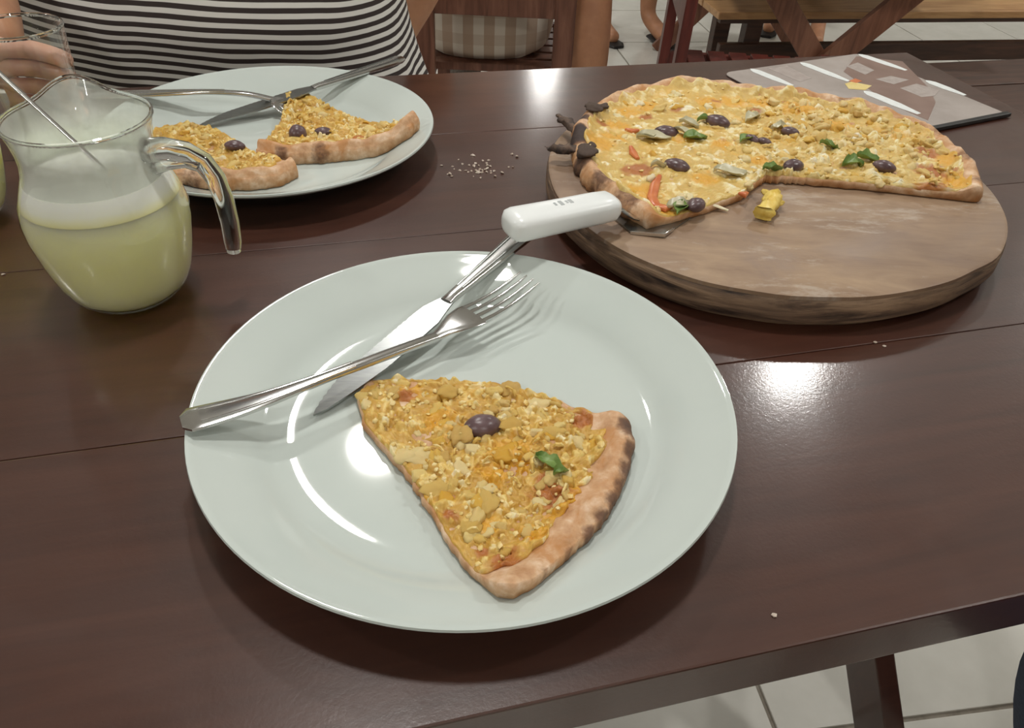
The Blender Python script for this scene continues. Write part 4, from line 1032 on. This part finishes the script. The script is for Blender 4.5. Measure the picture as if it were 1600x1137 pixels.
for l_ in legs2: limb_cloth('trouser_leg', P2, M['grey_cloth'], [(x, y, z, r+.008) for x, y, z, r in l_[:5]])
hair_cap(P2, (-.10, 2.03, Z+.545), .112)
# --- two people standing further back, seen below the knee
def standing(label, x, y, face, top, low):
    c_, s_ = math.cos(face), math.sin(face)
    def q(a, b_, z, r): return (x+a*c_-b_*s_, y+a*s_+b_*c_, z, r)
    legs_ = [[q(k*.09, 0, .84, .085), q(k*.095, -.02*k, .48, .058), q(k*.10, -.05*k, .30, .050), q(k*.10, -.06*k, .085, .036), q(k*.105, -.13-.06*k, .036, .034), q(k*.11, -.20-.06*k, .030, .027)] for k in (-1, 1)]
    arms_ = [[q(k*.19, 0, 1.38, .055), q(k*.24, .02, 1.10, .042), q(k*.23, -.05, .85, .032), q(k*.22, -.07, .76, .026)] for k in (-1, 1)]
    t, b_ = person(label, (x, y, 0), [q(0, 0, .93, .12), q(0, 0, 1.10, .11), q(0, 0, 1.25, .12), q(0, 0, 1.38, .10), q(0, 0, 1.48, .055), q(0, -.01, 1.54, .055), q(0, -.02, 1.62, .085), q(0, -.02, 1.70, .08)], M['skin'], [('s2', a_) for a_ in arms_], legs_)
    loft_shirt('shirt', [(x, y, .86, .17, .13), (x, y, 1.0, .165, .13), (x, y, 1.2, .18, .13), (x, y, 1.36, .19, .11), (x, y, 1.46, .08, .07)], M[top], t)
    for l_ in legs_: limb_cloth('trouser_leg', t, M[low], [(a, b2_, z, r+.012) for a, b2_, z, r in l_[:2]]+[((l_[1][0]+l_[2][0])/2, (l_[1][1]+l_[2][1])/2, .38, .066)])
    for l_ in legs_:
        p4, p5 = Vector(l_[4][:3]), Vector(l_[5][:3]); d = (p5-p4).normalized(); b = MB()
        b.sweep([Vector((p4.x, p4.y, .009))-d*.085, Vector((p4.x, p4.y, .009))-d*.03, Vector((p5.x, p5.y, .009)), Vector((p5.x, p5.y, .009))+d*.035], [.05, .07, .085, .05], [.014]*4, zv, 14, .8); b.build('sandal', M['sandal'], t)
    hair_cap(t, (x, y, 1.665), .112); return t
standing('person in sandals far behind, bare feet beside the red-brown chair', .41, 3.66, .5, 'grey_cloth', 'dark_cloth')
standing('person in sandals far behind, feet under the tan bench', 1.25, 3.85, -.3, 'dark_cloth', 'grey_cloth')
# --- jeans at the lower right
legs5 = [[(.54, -.10, Z-.235, .09), (.50, .14, Z-.215, .076), (.492, .350, Z-.235, .058), (.572, .385, Z-.42, .052), (.665, .36, Z-.66, .042), (.67, .38, Z-.715, .034), (.675, .42, Z-.72, .026)],
         [(.70, -.10, Z-.235, .09), (.75, .14, Z-.215, .078), (.78, .31, Z-.225, .062), (.79, .32, Z-.42, .054), (.79, .33, Z-.66, .040), (.79, .40, Z-.715, .034), (.79, .46, Z-.72, .026)]]
arm5 = [[(.44, -.16, Z+.27, .05), (.42, -.12, Z+.08, .042), (.46, .02, Z-.05, .034), (.52, .10, Z-.10, .026)], [(.76, -.16, Z+.27, .05), (.80, -.12, Z+.08, .042), (.76, .02, Z-.05, .034), (.70, .10, Z-.10, .026)]]
P5, b5 = person('person in dark blue jeans sitting at the lower right corner', (.6, -.15, 0),
       [(.61, -.16, Z-.19, .115), (.61, -.17, Z-.04, .11), (.61, -.17, Z+.12, .115), (.61, -.17, Z+.26, .10), (.61, -.17, Z+.37, .055), (.61, -.16, Z+.43, .055), (.61, -.14, Z+.51, .085), (.61, -.14, Z+.59, .08)],
       M['skin'], [('s2', a_) for a_ in arm5], legs5)
loft_shirt('shirt', [(.61, -.17, Z-.26, .19, .16), (.61, -.17, Z-.1, .18, .145), (.61, -.17, Z+.1, .185, .135), (.61, -.17, Z+.25, .175, .11), (.61, -.17, Z+.36, .08, .07)], M['grey_cloth'], P5)
for l_ in legs5: limb_cloth('jeans_leg', P5, M['denim'], [(x, y, z, r+.010) for x, y, z, r in l_[:5]])
hair_cap(P5, (.61, -.14, Z+.555), .112)
